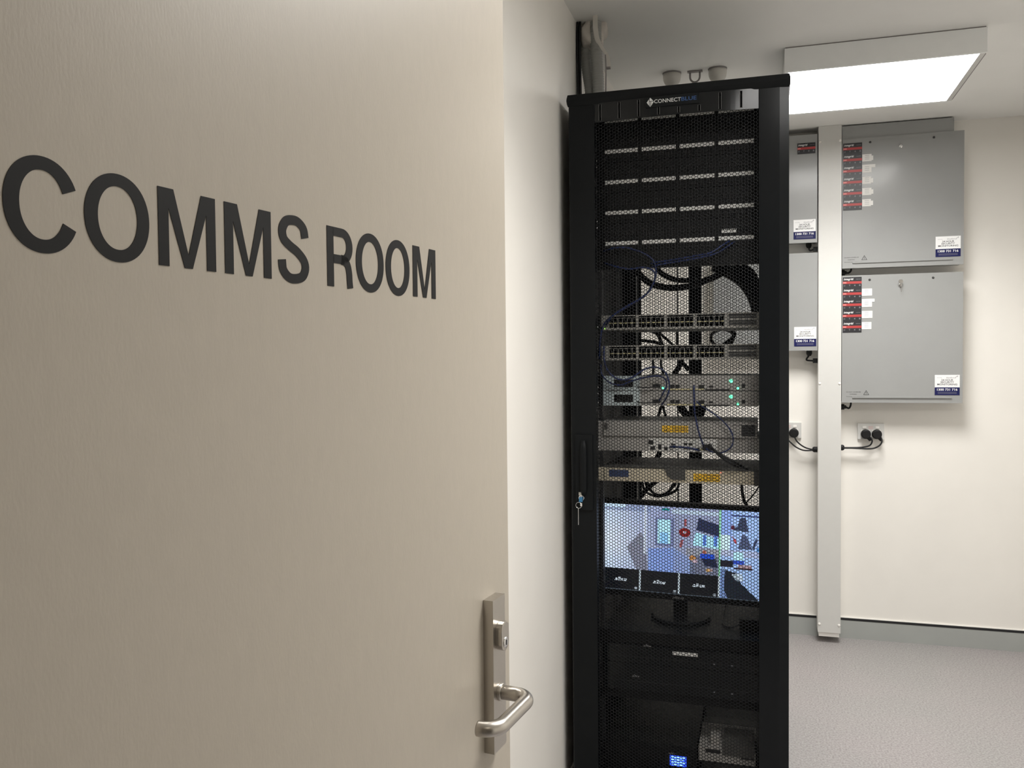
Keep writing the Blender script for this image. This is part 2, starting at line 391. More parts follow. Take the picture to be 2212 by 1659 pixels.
# ------------------------------------------------------------------ server rack
rack = tag(empty('server_rack', (0.3, 0.5, 0)), 'tall black server rack with a perforated steel door, standing against the white wall', 'server rack')
RO = Vector((0.3, 0.5, 0))
def rk(o):
    o.parent = rack; o.location = Vector(o.location) - RO; return o
def hex_sheet(name, x0, x1, z0, z1, y, pitch=.0090, web=.00145, thick=.0012):
    cp = pitch*math.sqrt(3)/2; nx = int((x1-x0)/cp); nz = int((z1-z0)/pitch)
    ox = x0+((x1-x0)-(nx-1)*cp)/2; oz = z0+((z1-z0)-(nz-1)*pitch)/2
    ang = np.arange(6)*math.pi/3; Ro = pitch/math.sqrt(3); Ri = Ro*(1-web/pitch)
    ox_, oz_ = Ro*np.cos(ang), Ro*np.sin(ang); ix_, iz_ = Ri*np.cos(ang), Ri*np.sin(ang)
    I, K = np.meshgrid(np.arange(nx), np.arange(nz), indexing='ij')
    cx = (ox + I*cp).ravel(); cz = (oz + K*pitch + (I % 2)*pitch/2).ravel(); n = len(cx)
    V = np.zeros((n, 24, 3))
    for blk, (dx, dz, yy) in enumerate(((ox_, oz_, y), (ix_, iz_, y), (ix_, iz_, y+thick), (ox_, oz_, y+thick))):
        V[:, blk*6:blk*6+6, 0] = cx[:, None]+dx; V[:, blk*6:blk*6+6, 1] = yy; V[:, blk*6:blk*6+6, 2] = cz[:, None]+dz
    q = []
    for i in range(6):
        j = (i+1) % 6
        q += [(i, j, 6+j, 6+i), (6+i, 6+j, 12+j, 12+i), (12+i, 12+j, 18+j, 18+i)]
    F = (np.array(q)[None] + (np.arange(n)*24)[:, None, None]).reshape(-1, 4)
    me = bpy.data.meshes.new('hex'); me.vertices.add(n*24); me.vertices.foreach_set('co', V.ravel())
    me.loops.add(F.size); me.loops.foreach_set('vertex_index', F.ravel().astype(np.int32))
    me.polygons.add(len(F)); me.polygons.foreach_set('loop_start', np.arange(len(F), dtype=np.int32)*4)
    me.update(); return link(name, me, 'mesh_black')

MZ1 = 2.016                  # top of the perforated field
TOP = 2.094                  # top of the crown
# carcass
rk(box('side_panel', 'rack_black', None, 0.004, 0.008, .034, .985, .03, 2.062))
rk(box('side_panel', 'rack_black', None, 0.592, 0.596, .034, .985, .03, 2.062))
rk(boxes('roof', 'rack_black', None, [(0.004, .596, .034, .985, 2.062, 2.070)]))
rk(boxes('base', 'rack_black', None, [(0.004, .596, .034, .985, .03, .06), (.03, .09, .08, .14, 0, .03), (.51, .57, .08, .14, 0, .03), (.03, .09, .85, .91, 0, .03), (.51, .57, .85, .91, 0, .03)]))
for x0 in (.010, .560):
    for y0 in (.036, .945): rk(box('corner_post', 'rack_black', None, x0, x0+.03, y0, y0+.036, .06, 2.062))
# mounting rails with square holes
def rail(x0, x1, y0):
    U = 44*3; z0 = .10; pitch = .04445/3; xc = (x0+x1)/2; h = .0048
    V, F = [], []
    for k in range(U):
        a, b_ = z0+k*pitch, z0+(k+1)*pitch; zc = (a+b_)/2; base = len(V)
        for (X, Z) in ((x0, a), (x1, a), (x1, b_), (x0, b_)): V.append((X, y0, Z))
        for (X, Z) in ((xc-h, zc-h), (xc+h, zc-h), (xc+h, zc+h), (xc-h, zc+h)): V.append((X, y0, Z))
        for (X, Z) in ((xc-h, zc-h), (xc+h, zc-h), (xc+h, zc+h), (xc-h, zc+h)): V.append((X, y0+.002, Z))
        for i in range(4):
            j = (i+1) % 4; F.append((base+i, base+j, base+4+j, base+4+i)); F.append((base+4+i, base+4+j, base+8+j, base+8+i))
    for X in (x0, x1):     # returns of the folded rail
        base = len(V); V += [(X, y0, z0), (X, y0+.03, z0), (X, y0+.03, z0+U*pitch), (X, y0, z0+U*pitch)]; F.append((base, base+1, base+2, base+3))
    me = bpy.data.meshes.new('rail'); me.from_pydata(V, [], F); me.update()
    return rk(link('mounting_rail', me, 'rail_black'))
RY = .100
rail(.048, .076, RY); rail(.524, .552, RY); rail(.048, .076, .80); rail(.524, .552, .80)
# crown: folded top piece, faceted at the front and ends
bm = bmesh.new()
sec = [(-.004, 2.078), (-.001, 2.0940), (.030, 2.0945), (.20, 2.0945), (.20, 2.066), (.030, 2.066), (.002, 2.061)]   # y, z
ends = []
for x, inset in ((-.004, 0), (.0, 1), (.6, 1), (.603, 0)):
    ring = []
    for (y, z) in sec:
        zz = z if inset else 2.078 + (z-2.078)*.45
        ring.append(bm.verts.new((x, y if inset else y+.004, zz)))
    ends.append(ring)
for a, b_ in zip(ends, ends[1:]):
    for i in range(len(sec)):
        j = (i+1) % len(sec); bm.faces.new((a[i], b_[i], b_[j], a[j]))
bm.faces.new(ends[0]); bm.faces.new(ends[-1][::-1]); bmesh.ops.recalc_face_normals(bm, faces=bm.faces)
crown = rk(link('crown', from_bm(bm, bevel=.0008), 'rack_black'))

# front door: stiles, top vent strip with slots, perforated field, swing handle
def chamfered(name, xs, z0, z1, m):        # vertical stile from (x, y) outline
    bm = bmesh.new()
    a = [bm.verts.new((x, y, z0)) for x, y in xs]; c = [bm.verts.new((x, y, z1)) for x, y in xs]
    bm.faces.new(a[::-1]); bm.faces.new(c); n = len(xs)
    for i in range(n): bm.faces.new((a[i], a[(i+1) % n], c[(i+1) % n], c[i]))
    bmesh.ops.recalc_face_normals(bm, faces=bm.faces)
    return link(name, from_bm(bm, bevel=.0008), m)
fdoor = rk(chamfered('front_door', [(.076, 0), (.076, .030), (.001, .030), (.001, .008), (.006, 0)], .06, 2.061, 'rack_black'))
fdoor['label'] = 'perforated black steel door with a swing handle'
FO = Vector(fdoor.location)
def fd(o): o.parent = fdoor; return o
fd(chamfered('stile', [(.522, 0), (.522, .030), (.5995, .030), (.5995, .0045), (.5755, 0)], .06, 2.061, 'rack_satin'))
fd(box('bottom_rail', 'rack_black', None, .076, .522, .001, .030, .06, .12))
fd(hex_sheet('perforated_panel', .070, .528, .118, MZ1, .006))
# vent strip: gently bowed glossy sheet with vertical slots under the crown
def bow(x): return 0.004 - .014*(1-((x-.299)/.23)**2)
slots = [.093 + .0548*k for k in range(9)]
edges = [.070]
for s in slots: edges += [s-.0022, s+.0022]
edges.append(.528)
bm = bmesh.new()
zt, zb, zs0, zs1 = 2.064, MZ1-.0055, MZ1-.001, 2.0600
TILT = .0
def pv(x, z): return bm.verts.new((x, bow(x) + TILT*(z-zb), z))
for i in range(len(edges)-1):
    a, b_ = edges[i], edges[i+1]; is_slot = i % 2 == 1
    segs = 1 if is_slot else 4; lo = .30 < (a+b_)/2 < .40
    for k in range(segs):
        p, q = a+(b_-a)*k/segs, a+(b_-a)*(k+1)/segs
        top = zs1 if not lo else zs1-.029
        for (u, w) in ([(zb, zs0), (top, zt)] if is_slot else [(zb, zs0), (zs0, top), (top, zt)]):
            bm.faces.new((pv(p, u), pv(q, u), pv(q, w), pv(p, w)))
bmesh.ops.remove_doubles(bm, verts=bm.verts, dist=1e-5)
r_ = bmesh.ops.extrude_face_region(bm, geom=list(bm.faces)); bmesh.ops.translate(bm, verts=[v for v in r_['geom'] if isinstance(v, bmesh.types.BMVert)], vec=(0, .0015, 0))
bmesh.ops.recalc_face_normals(bm, faces=bm.faces)
fd(link('vent_strip', from_bm(bm), 'rack_gloss'))
for s_ in slots:
    top = 2.0598 if not .30 < s_ < .40 else 2.031
    for q in (-1, 1): fd(box('slot_edge_glint', 'slot_edge_glint', None, s_+q*.0030-.0006, s_+q*.0030+.0006, bow(s_)-.0010, bow(s_)+.0006, MZ1-.001, top))  # thin pale strips added to mimic highlights along each slot
fd(box('badge_plate', 'rack_black', None, .222, .368, -.0125, -.004, 2.035, 2.0625, bevel=.0006))
LZ = 2.0485
fd(txt('logo_lettering', 'CONNECT', 'logo_white', None, .246, LZ+.0015, .0725, -.0128, .0105, bold=.01))
fd(txt('logo_lettering', 'BLUE', 'logo_blue', None, .3195, LZ+.0015, .0405, -.0128, .0105, bold=.01))
# diamond emblem of four slanted pieces
bm = bmesh.new()
for pts in ([(.2255, 0), (.2320, .0085), (.2320, -.0085)], [(.2335, .0105), (.2355, .0125), (.2440, .0035), (.2335, .0035)], [(.2335, .002), (.2360, .002), (.2360, -.0125), (.2335, -.010)], [(.2375, .002), (.2455, .002), (.2375, -.0105)]):
    bm.faces.new([bm.verts.new((x, -.0128, LZ+z)) for x, z in pts])
fd(link('logo_emblem', from_bm(bm), 'logo_white'))
# swing handle
hd = fd(box('swing_handle_housing', 'rack_black', None, .016, .066, -.006, .004, .912, 1.128, bevel=.004, seg=3))
def hh(o): o.parent = hd; return o
# third level stays under the door: handle pieces are siblings of the housing
bm = bmesh.new(); sweep(bm, [Vector((.041, -.016, z)) for z in (.955, .97, 1.09, 1.112)], lambda t: .0095 if .01 < t < .99 else .006, 16)
for v in bm.verts: v.co.y = -.012 + (v.co.y+.016)*.75
fd(link('swing_handle_lever', from_bm(bm, smooth=True, bevel=0), 'rack_black'))
fd(lathe('lock_barrel', 'chrome', None, [(.0075, -.012), (.0085, -.011), (.0085, -.004)], (.034, 0, .947), 'Y', 20))
fd(box('lock_tag', 'key_tag', None, .0255, .0425, -.0066, -.0060, .9535, .9625))

# keys hanging in the rack lock
kr = tag(empty('key_ring', (.034, -.012, .947)), 'small keys on a ring hanging in the rack door lock', 'keys')
def kk(o, *a): o.parent = kr; return o
bm = bmesh.new(); sweep(bm, [Vector((-.006+.0085*math.cos(t), -.007, -.020+.0085*math.sin(t))) for t in [2*math.pi*k/20 for k in range(20)]], .0007, 6)
kk(link('ring', from_bm(bm, smooth=True), 'chrome'))
kk(box('key_head', 'key_blue', None, -.0050, .0050, -.0088, -.0046, -.010, .0035, bevel=.0018))
kk(box('key_blade', 'chrome', None, -.0015, .0015, -.0056, .001, -.003, .003))
kk(box('spare_key_bow', 'chrome', None, -.0012, .0042, -.0088, -.0074, -.022, -.013, bevel=.0005))
kk(box('spare_key_blade', 'chrome', None, -.0075, -.0063, -.0082, -.0070, -.076, -.0285, bevel=.0003))

# rear doors: two perforated leaves meeting in the middle
for x0, x1 in ((.004, .2755), (.2765, .596)):
    rd = rk(boxes('rear_door', 'rack_black', None, [(x0, x0+(.062 if x0 < .1 else .0245), .986, 1.006, .06, 2.06), (x1-(.0235 if x0 < .1 else .070), x1, .986, 1.006, .06, 2.06), (x0, x1, .986, 1.006, .06, .12), (x0, x1, .986, 1.006, 2.0, 2.06)]))
    xa, xb = (x0+.058, x1-.020) if x0 < .1 else (x0+.021, x1-.066)
    hs = hex_sheet('perforated_panel', xa, xb, .116, 2.004, .995); hs.parent = rd
    bar = box('stiffener', 'rack_black', None, xa+(xb-xa)*(.75 if x0 < .1 else .55), xa+(xb-xa)*(.75 if x0 < .1 else .55)+.004, .990, .994, .118, 2.002) if x0 < .1 else None
    if bar: bar.parent = rd

# ------------------------------------------------------------------ equipment
ZU = at(1466, 811, RY).z
UH = .04445
def zu(k): return ZU - k*UH          # height of the line k units below the reference line
def part(thing):
    """return a helper that builds parts in room coordinates under a thing"""
    off = Vector(thing.location)
    def f(o):
        o.parent = thing; o.location = Vector(o.location) - off; return o
    return f

def sub(o, p): o.parent = p; return o
def ears(P, k0, k1, m='panel_black', y=None):
    y = RY-.002 if y is None else y
    P(box('ear', m, None, .059, .078, y, RY+.0005, zu(k1)+.0006, zu(k0)-.0006)); P(box('ear', m, None, .522, .541, y, RY+.0005, zu(k1)+.0006, zu(k0)-.0006))
SCREW = None
def screws(P, k0, k1):
    global SCREW
    for x in (.0625, .5375):
        for z in (zu(k0)-.0095, zu(k1)+.0095):
            if SCREW is None:
                SCREW = P(lathe('mounting_screw', 'chrome', None, [(.0018, -.0032), (.0035, -.0022), (.0038, 0)], (x, RY-.002, z), 'Y', 10))
            else:
                c = SCREW.copy(); COL.objects.link(c); c.location = (x, RY-.002, z); P(c)

# -- five 2U patch panels
order = ['topmost', 'second from the top', 'middle', 'second from the bottom', 'lowest']
PORT = None
port_bm = bmesh.new()
abox(port_bm, -.0062, .0062, -.0030, .001, -.0062, -.0045); abox(port_bm, -.0062, .0062, -.0030, .001, .0045, .0062)
abox(port_bm, -.0062, -.0045, -.0030, .001, -.0045, .0045); abox(port_bm, .0045, .0062, -.0030, .001, -.0045, .0045)
PORT_ME = from_bm(port_bm)
for i in range(5):
    k1 = -16 + 2*i; k0 = k1-2 if i else k1-1      # the topmost is a single-row unit right under the roof
    t = tag(empty('patch_bay', (.3, RY, zu(k1))), f'black patch panel with four white label strips, {order[i]} of the five', 'patch panel', 'patch panels stacked in the rack')
    P = part(t)
    P(box('body', 'panel_black', None, .0775, .5225, RY-.004, RY+.10, zu(k1)+.0008, zu(k0)-.0008, bevel=.0006))
    ears(P, k0, k1); screws(P, k0, k1)
    zc = zu(k1-1)-.0100
    for g in range(4):
        xa = .0895 + g*.1075; xb = xa+.0965
        S_ = P(box('label_holder', 'panel_black', None, xa-.0015, xb+.0015, RY-.0075, RY-.0035, zc-.0105, zc+.0035))
        sub(box('label_strip', 'label_white', None, xa, xb, RY-.0082, RY-.0072, zc-.0092, zc+.0022), S_)
        for row in ((-1, 1) if i else (-1,)):
            for p in range(6):
                o = link('port', PORT_ME, 'port_black', None, (xa+.008+p*.0161, RY-.0045, zc+row*.0215+.004)); P(o)
    if i == 4: P(box('loose_label', 'label_white', None, .4205, .4610, RY-.0062, RY-.0050, zc+.0115, zc+.0225))

# -- brush strip below the patch panels: dark blanking panel
t = tag(empty('blanking_panel', (.3, RY, zu(-7))), 'plain black blanking panel under the patch panels', 'panel'); P = part(t)
P(box('plate', 'panel_black', None, .0775, .5225, RY-.002, RY+.012, zu(-7)+.001, zu(-8)-.001)); ears(P, -8, -7)

# -- two 48-port switches
for k0, lab, first in ((-4, 'upper grey 48-port network switch with a green light at its corner', 1), (-2, 'lower grey 48-port network switch above the two slim appliances', 0)):
    k1 = k0+1
    t = tag(empty('network_switch', (.3, RY, zu(k1))), lab, 'network switch', 'network switches in the rack'); P = part(t)
    P(box('body', 'switch_grey', None, .0768, .5232, RY-.0006, RY+.30, zu(k1)+.0006, zu(k0)-.0006))
    ears(P, k0, k1); screws(P, k0, k1)
    z0, z1 = zu(k1), zu(k0)
    # fascia frame around recessed port bays
    fr = [(.0755, .5245, RY-.005, RY-.0005, z0+.0006, z0+.0075), (.0755, .5245, RY-.005, RY-.0005, z1-.0040, z1-.0010),
          (.0755, .0985, RY-.005, RY-.0005, z0+.0075, z1-.004), (.4285, .4385, RY-.005, RY-.0005, z0+.0075, z1-.004), (.515, .5245, RY-.005, RY-.0005, z0+.0075, z1-.004)]
    for g in range(1, 4): x = .0985 + g*.0825; fr.append((x-.0045, x+.0045, RY-.005, RY-.0005, z0+.0075, z1-.004))
    P(boxes('fascia', 'switch_grey', None, fr))
    P(box('bay_back', 'port_black', None, .098, .43, RY-.0006, RY+.0012, z0+.007, z1-.004))
    P(box('port_band', 'gold_label', None, .0985, .4285, RY-.0042, RY-.0005, z0+.0195, z0+.0218))
    for g in range(4):
        for p in range(6):
            x = .1045 + g*.0825 + p*.01365
            P(box('port_divider', 'switch_grey', None, x+.0055, x+.0070, RY-.0046, RY-.0005, z0+.0075, z1-.0085))
    P(box('top_vent_bar', 'switch_grey', None, .0985, .4285, RY-.0046, RY-.0005, z1-.0100, z1-.0085))
    S_ = P(box('module_bay', 'case_dark', None, .4395, .5145, RY-.002, RY+.001, z0+.0085, z1-.005))
    for z in (z0+.0115, z0+.020, z0+.0285, z1-.0085): sub(box('module_slot', 'port_black', None, .4425, .5115, RY-.0026, RY-.0018, z, z+.0022), S_)
    sub(box('module_cover', 'switch_grey', None, .4395, .5145, RY-.0035, RY-.0018, z0+.0225, z0+.0275), S_)
    if first: P(lathe('status_light', 'led_lime', None, [(.0012, -.0065), (.0018, -.0055), (.0018, -.004)], (.0855, RY, z0+.0055), 'Y', 10))

# -- two slim appliances with blue-grey left brackets
for k0, lab in ((0, 'upper slim grey appliance with a pale left bracket and green lights'), (1, 'lower slim grey appliance with a pale left bracket and green lights')):
    k1 = k0+1; z0, z1 = zu(k1)+.0009, zu(k0)-.0009
    t = tag(empty('network_appliance', (.3, RY, z0)), lab, 'appliance', 'slim appliances in the rack'); P = part(t)
    P(box('body', 'case_grey', None, .186, .5205, RY+.004, RY+.25, z0, z1, bevel=.001))
    P(boxes('bracket', 'bracket_blue', None, [(.0765, .1105, RY-.001, RY+.003, z0, z1), (.1665, .1865, RY-.001, RY+.003, z0, z1), (.1105, .1665, RY-.001, RY+.003, z0, z0+.0095), (.1105, .1665, RY-.001, RY+.003, z1-.0105, z1), (.1835, .1865, RY+.003, RY+.06, z0, z1), (.0765, .0795, RY+.003, RY+.06, z0, z1)]))
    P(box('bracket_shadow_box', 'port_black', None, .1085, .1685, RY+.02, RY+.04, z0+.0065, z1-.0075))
    ears(P, k0, k1); screws(P, k0, k1)
    zz = z0+.012
    def ax(px): return at(px, 845, RY).x
    for p0, p1, h, dz in ((1409, 1426, .010, .001), (1448, 1457, .010, 0), (1459, 1468, .010, 0), (1509, 1521, .010, -.001), (1531, 1540, .005, -.001), (1602, 1609, .0105, .001), (1627, 1630, .004, .001)):
        P(box('socket', 'port_black', None, ax(p0), ax(p1), RY+.0030, RY+.0055, zz-h/2+dz, zz+h/2+dz))
    P(box('gold_strip', 'gold_label', None, ax(1440), ax(1520), RY+.0032, RY+.0050, z0+.0016, z0+.0050))
    P(box('lower_slot', 'port_black', None, ax(1523), ax(1576), RY+.0032, RY+.0050, z0+.0006, z0+.0042))
    P(lathe('status_light', 'led_green', None, [(.0026, -.0028), (.0050, -.001), (.0050, .001)], (ax(1579), RY+.004, z1-.0155), 'Y', 14))
    P(lathe('status_light', 'led_green', None, [(.0018, -.002), (.0034, -.001), (.0034, .001)], (ax(1594), RY+.004, z0+.0065), 'Y', 12))
    if k0 == 0: P(lathe('status_light', 'led_green', None, [(.0018, -.002), (.0036, -.001), (.0036, .001)], (ax(1432), RY+.004, z0+.0075), 'Y', 12))
    # small power plug and lead at the left
    P(tube('power_lead', 'black_cable', None, [(.168, RY+.01, z0+.012), (.185, RY-.004, z0+.010), (.20, RY-.010, z0+.0085), (.218, RY-.010, z0+.0095), (.238, RY-.004, z0+.0125)], .0016, 6))

# -- carrier units C and D, and the cream unit E
def warning_label(P, x0, x1, zc, h, y, style):
    S_ = P(box('warning_label', 'warning_yellow', None, x0, x1, y-.0005, y+.0005, zc-h/2, zc+h/2))
    w = x1-x0
    if style == 0:
        for q in range(3): sub(box('label_print', 'warning_ink', None, x0+w*.38, x1-w*.05, y-.0009, y-.0004, zc+h*(.22-.24*q), zc+h*(.30-.24*q)), S_)
    else:
        zz = (zc-h*.34, zc-h*.26); sub(boxes('label_print', 'warning_ink', None, [(x0+w*.38, x1-w*.04, y-.0009, y-.0004, zc-h*.36, zc-h*.30), (x0+w*.38, x1-w*.04, y-.0009, y-.0004, zc+h*.30, zc+h*.36), (x0+w*.38, x0+w*.395, y-.0009, y-.0004, zc-h*.36, zc+h*.36), (x1-w*.055, x1-w*.04, y-.0009, y-.0004, zc-h*.36, zc+h*.36), (x0+w*.48, x1-w*.15, y-.0009, y-.0004, zc-h*.08, zc+h*.02)]), S_)
    bm = bmesh.new(); cx = x0+w*.17; s = h*.42
    def tri(k): return [(cx, zc+s*k), (cx-s*1.05*k, zc-s*.8*k), (cx+s*1.05*k, zc-s*.8*k)]
    A, B = tri(1), tri(.78); va = [bm.verts.new((x, y-.0008, z)) for x, z in A]; vb = [bm.verts.new((x, y-.0008, z)) for x, z in B]
    for i in range(3): bm.faces.new((va[i], va[(i+1) % 3], vb[(i+1) % 3], vb[i]))
    bm.faces.new([bm.verts.new((cx+.22*s*math.cos(a), y-.0008, zc-.2*s+.22*s*math.sin(a))) for a in [k*math.pi/4 for k in range(8)]])
    sub(link('warning_triangle', from_bm(bm), 'warning_ink'), S_)
z0, z1 = zu(4)+.0008, zu(3)-.0008
t = tag(empty('carrier_unit', (.3, RY, z0)), 'grey rack unit with a yellow warning triangle and a black grille at one end', 'appliance'); P = part(t)
P(box('body', 'case_grey', None, .0790, .5165, RY-.006, RY+.22, z0, z1, bevel=.0008)); ears(P, 3, 4, 'case_grey'); screws(P, 3, 4)
warning_label(P, .252, .326, (z0+z1)/2+.001, .020, RY-.0062, 0)
S_ = P(box('grille_frame', 'port_black', None, .474, .511, RY-.0075, RY-.005, z0+.0055, z1-.0065))
for k in range(4): sub(box('grille_bar', 'case_dark', None, .4755, .5095, RY-.0082, RY-.0072, z0+.0090+k*.0072, z0+.0098+k*.0072), S_)
P(box('latch', 'case_dark', None, .0845, .0925, RY-.010, RY-.005, z1-.022, z1-.006, bevel=.0006)); P(box('top_seam', 'port_black', None, .448, .474, RY-.0066, RY-.005, z1-.0075, z1-.0062))
z0, z1 = zu(5)+.0008, zu(4)-.0012
t = tag(empty('carrier_unit', (.3, RY, z0)), 'grey rack unit with a cluster of sockets in the middle, below the warning triangle unit', 'appliance'); P = part(t)
P(box('body', 'case_grey', None, .0775, .5225, RY, RY+.22, z0, z1, bevel=.0008)); ears(P, 4, 5, 'case_grey'); screws(P, 4, 5)
for x, dz, w, h in ((.219, .027, .014, .012), (.224, .0100, .013, .010), (.244, .0145, .009, .014), (.262, .009, .010, .009), (.283, .022, .012, .004), (.318, .0235, .010, .006), (.332, .0235, .010, .006), (.3185, .0110, .011, .004), (.333, .0110, .011, .004), (.354, .0100, .007, .007), (.379, .0150, .0270, .0170)):
    P(box('socket', 'port_black', None, x-w/2, x+w/2, RY-.0030, RY+.001, z0+dz-h/2, z0+dz+h/2))
P(box('socket_plate', 'white_plastic', None, .2125, .4065, RY-.0012, RY+.0005, z0+.0015, z1-.0025)); P(box('gold_strip', 'gold_label', None, .3595, .3665, RY-.0020, RY, z0+.006, z0+.0115))
z0, z1 = zu(7)+.0005, zu(6)-.0045
t = tag(empty('optical_unit', (.3, RY, z0)), 'cream-fronted rack unit with a boxed yellow laser label and a blue name plate', 'appliance'); P = part(t)
P(box('body', 'case_cream', None, .083, .517, RY-.010, RY-.002, z0+.001, z1-.001, bevel=.0008)); P(box('case', 'case_dark', None, .0775, .5225, RY-.002, RY+.24, z0, z1+.003))
P(box('ear', 'case_cream', None, .057, .0835, RY-.006, RY+.0005, z0, z1)); P(box('ear', 'case_dark', None, .508, .541, RY-.012, RY+.0005, z0, z1))
P(box('name_plate', 'blue_label', None, .0965, .154, RY-.0112, RY-.009, z0+.0135, z1-.0055))
warning_label(P, .341, .415, (z0+z1)/2-.0015, .0215, RY-.0104, 1)
P(prism('connector_block', 'case_dark', None, [(.258, z1+.003), (.318, z1+.003), (.318, z0+.010), (.280, z0+.010), (.266, z0+.022)], RY-.014, RY-.009))
P(lathe('status_light', 'led_red', None, [(.0010, -.002), (.0018, -.001), (.0018, .001)], (.4175, RY-.010, z1-.005), 'Y', 10))
P(boxes('tray_lip', 'case_dark', None, [(.095, .36, RY-.006, RY+.10, z1+.003, z1+.0055)]))

# ------------------------------------------------------------------ monitor on its shelf
SHZ = at(1466, 1372, .10).z
t = tag(empty('rack_shelf', (.3, RY, SHZ)), 'black vented shelf under the lit monitor', 'shelf'); P = part(t)
P(box('tray', 'panel_black', None, .0775, .5225, RY-.002, RY+.45, SHZ, SHZ+.002)); P(box('front_lip', 'panel_black', None, .0775, .5225, RY-.004, RY-.002, SHZ-.034, SHZ+.002)); P(box('ear', 'panel_black', None, .059, .0775, RY-.003, RY+.0005, SHZ-.042, SHZ+.002)); P(box('ear', 'panel_black', None, .5225, .541, RY-.003, RY+.0005, SHZ-.042, SHZ+.002))
MY = .225; MC = Vector((.2875, MY, .7555)); MWd, MHt = .476, .268
mon = tag(empty('monitor', (MC.x, MY, SHZ+.002)), 'black desktop monitor on a round stand showing security camera views inside the rack', 'monitor')
mh = bpy.data.objects.new
head = box('housing', 'panel_black', mon, -.249, .249, .0, .028, -.152, .1475, bevel=.004)
head.location = (0, 0, MC.z-SHZ-.002); head.rotation_euler = (0, math.radians(1.15), 0)
box('neck', 'panel_black', mon, -.021, .021, .026, .046, .012, .16, bevel=.006)
bm = bmesh.new(); n = 40
pr_ = [(1.0, 0), (1.0, .006), (.93, .0105), (.35, .0125)]
rings = [[bm.verts.new((.092*s*math.cos(2*math.pi*k/n), .036+.088*s*math.sin(2*math.pi*k/n), h)) for k in range(n)] for s, h in pr_]
for a, b_ in zip(rings, rings[1:]):
    for k in range(n): bm.faces.new((a[k], a[(k+1) % n], b_[(k+1) % n], b_[k]))
bm.faces.new(rings[0][::-1]); bm.faces.new(rings[-1])
link('stand_base', from_bm(bm), 'panel_black', mon)
# screen picture: colours on a fine grid of quads
SW, SHh = 192, 108
u = (np.arange(SW)+.5)/SW; v = (np.arange(SHh)+.5)/SHh; U, V = np.meshgrid(u, v)
img = np.zeros((SHh, SW, 3)); img[:] = (6, 9, 15)
mu, mv = U/.75, V/.75; main = (U < .75) & (V < .75)
def paint(mask, c, a=1.0): img[mask] = img[mask]*(1-a) + np.array(c, float)*a
def inpoly(X, Y, pts):
    ins = np.zeros_like(X, bool); n = len(pts)
    for i in range(n):
        (x0, y0), (x1, y1) = pts[i], pts[(i+1) % n]
        c = ((y0 > Y) != (y1 > Y)) & (X < (x1-x0)*(Y-y0)/((y1-y0) or 1e-9)+x0); ins ^= c
    return ins
g = np.clip((mu-.05)/.5, 0, 1)
base = np.stack([205-50*g, 225-60*g, 248-42*g], -1); img[main] = base[main]
lit = np.exp(-((mu-.10)**2/.05+(mv-.55)**2/.12)); img[main] += (lit[..., None]*np.array([22, 14, 5]))[main]
paint(main & (mv < .10) & (mu < .42), (120, 135, 175), .55); paint(main & (mv < .045) & (mu < .2), (205, 230, 250))
paint(main & inpoly(mu, mv, [(.33, .42), (.375, .52), (.40, 1), (.30, 1), (.215, .66)]), (122, 124, 142), .85)
paint(main & (abs(mu-.37) < .012) & (mv < .75), (228, 240, 252), .8)
paint(main & inpoly(mu, mv, [(.40, .66), (.62, .62), (.78, .80), (.80, 1), (.40, 1)]), (128, 158, 228), .85)
paint(main & (mu > .455) & (mu < .615) & (mv > .17) & (mv < .60), (112, 122, 165), .9); paint(main & (mu > .478) & (mu < .588) & (mv > .20) & (mv < .565), (185, 238, 255))
paint(main & (mu > .50) & (mu < .57) & (mv > .40) & (mv < .565), (130, 195, 255), .7)
paint(main & (mu > .62) & (mv > .0), (150, 158, 178), .35)
rr = np.hypot((mu-.708)*1.05, (mv-.375)*.72); paint(main & (rr < .050), (125, 28, 30)); paint(main & (rr < .015), (190, 185, 200))
paint(main & (abs(mu-.712) < .010) & (mv > .17) & (mv < .28), (150, 60, 62), .8); paint(main & (abs(mu-.682+.10*(mv-.54)) < .012) & (mv > .49) & (mv < .60), (150, 62, 62), .8)
paint(main & inpoly(mu, mv, [(.80, .36), (1, .44), (1, .60), (.775, .56)]), (178, 236, 255)); paint(main & ((abs(mu-.875) < .012) | (abs(mu-.965) < .012)) & (mv > .40) & (mv < .56), (90, 130, 220))
paint(main & inpoly(mu, mv, [(.82, .145), (1, .235), (1, .41), (.805, .33)]), (42, 50, 82))
paint(main & (mu > .60) & (mv < .10) & (mv > .04), (205, 230, 245), .7)
paint(main & (mu > .72) & (mv > .60) & (mv < .72), (150, 152, 158), .7); paint(main & (mu > .76) & (mv > .72), (92, 98, 118), .75)
paint(main & (mu > .84) & (mu < .955) & (mv > .675) & (mv < .75), (34, 78, 205)); paint(main & inpoly(mu, mv, [(.85, .75), (.965, .75), (.99, .88), (.88, .86)]), (26, 34, 62))
for cx_, cy_, r1, c_ in ((.775, .755, .028, (190, 128, 62)), (.795, .80, .022, (205, 178, 190)), (.91, .925, .022, (205, 160, 90)), (.875, .655, .018, (170, 92, 72)), (.93, .92, .016, (185, 150, 140))):
    paint(main & (np.hypot(mu-cx_, (mv-cy_)*.75) < r1), c_, .9)
paint(main & (mu > .515) & (mu < .575) & (mv > .03) & (mv < .06), (0, 120, 125), .9)
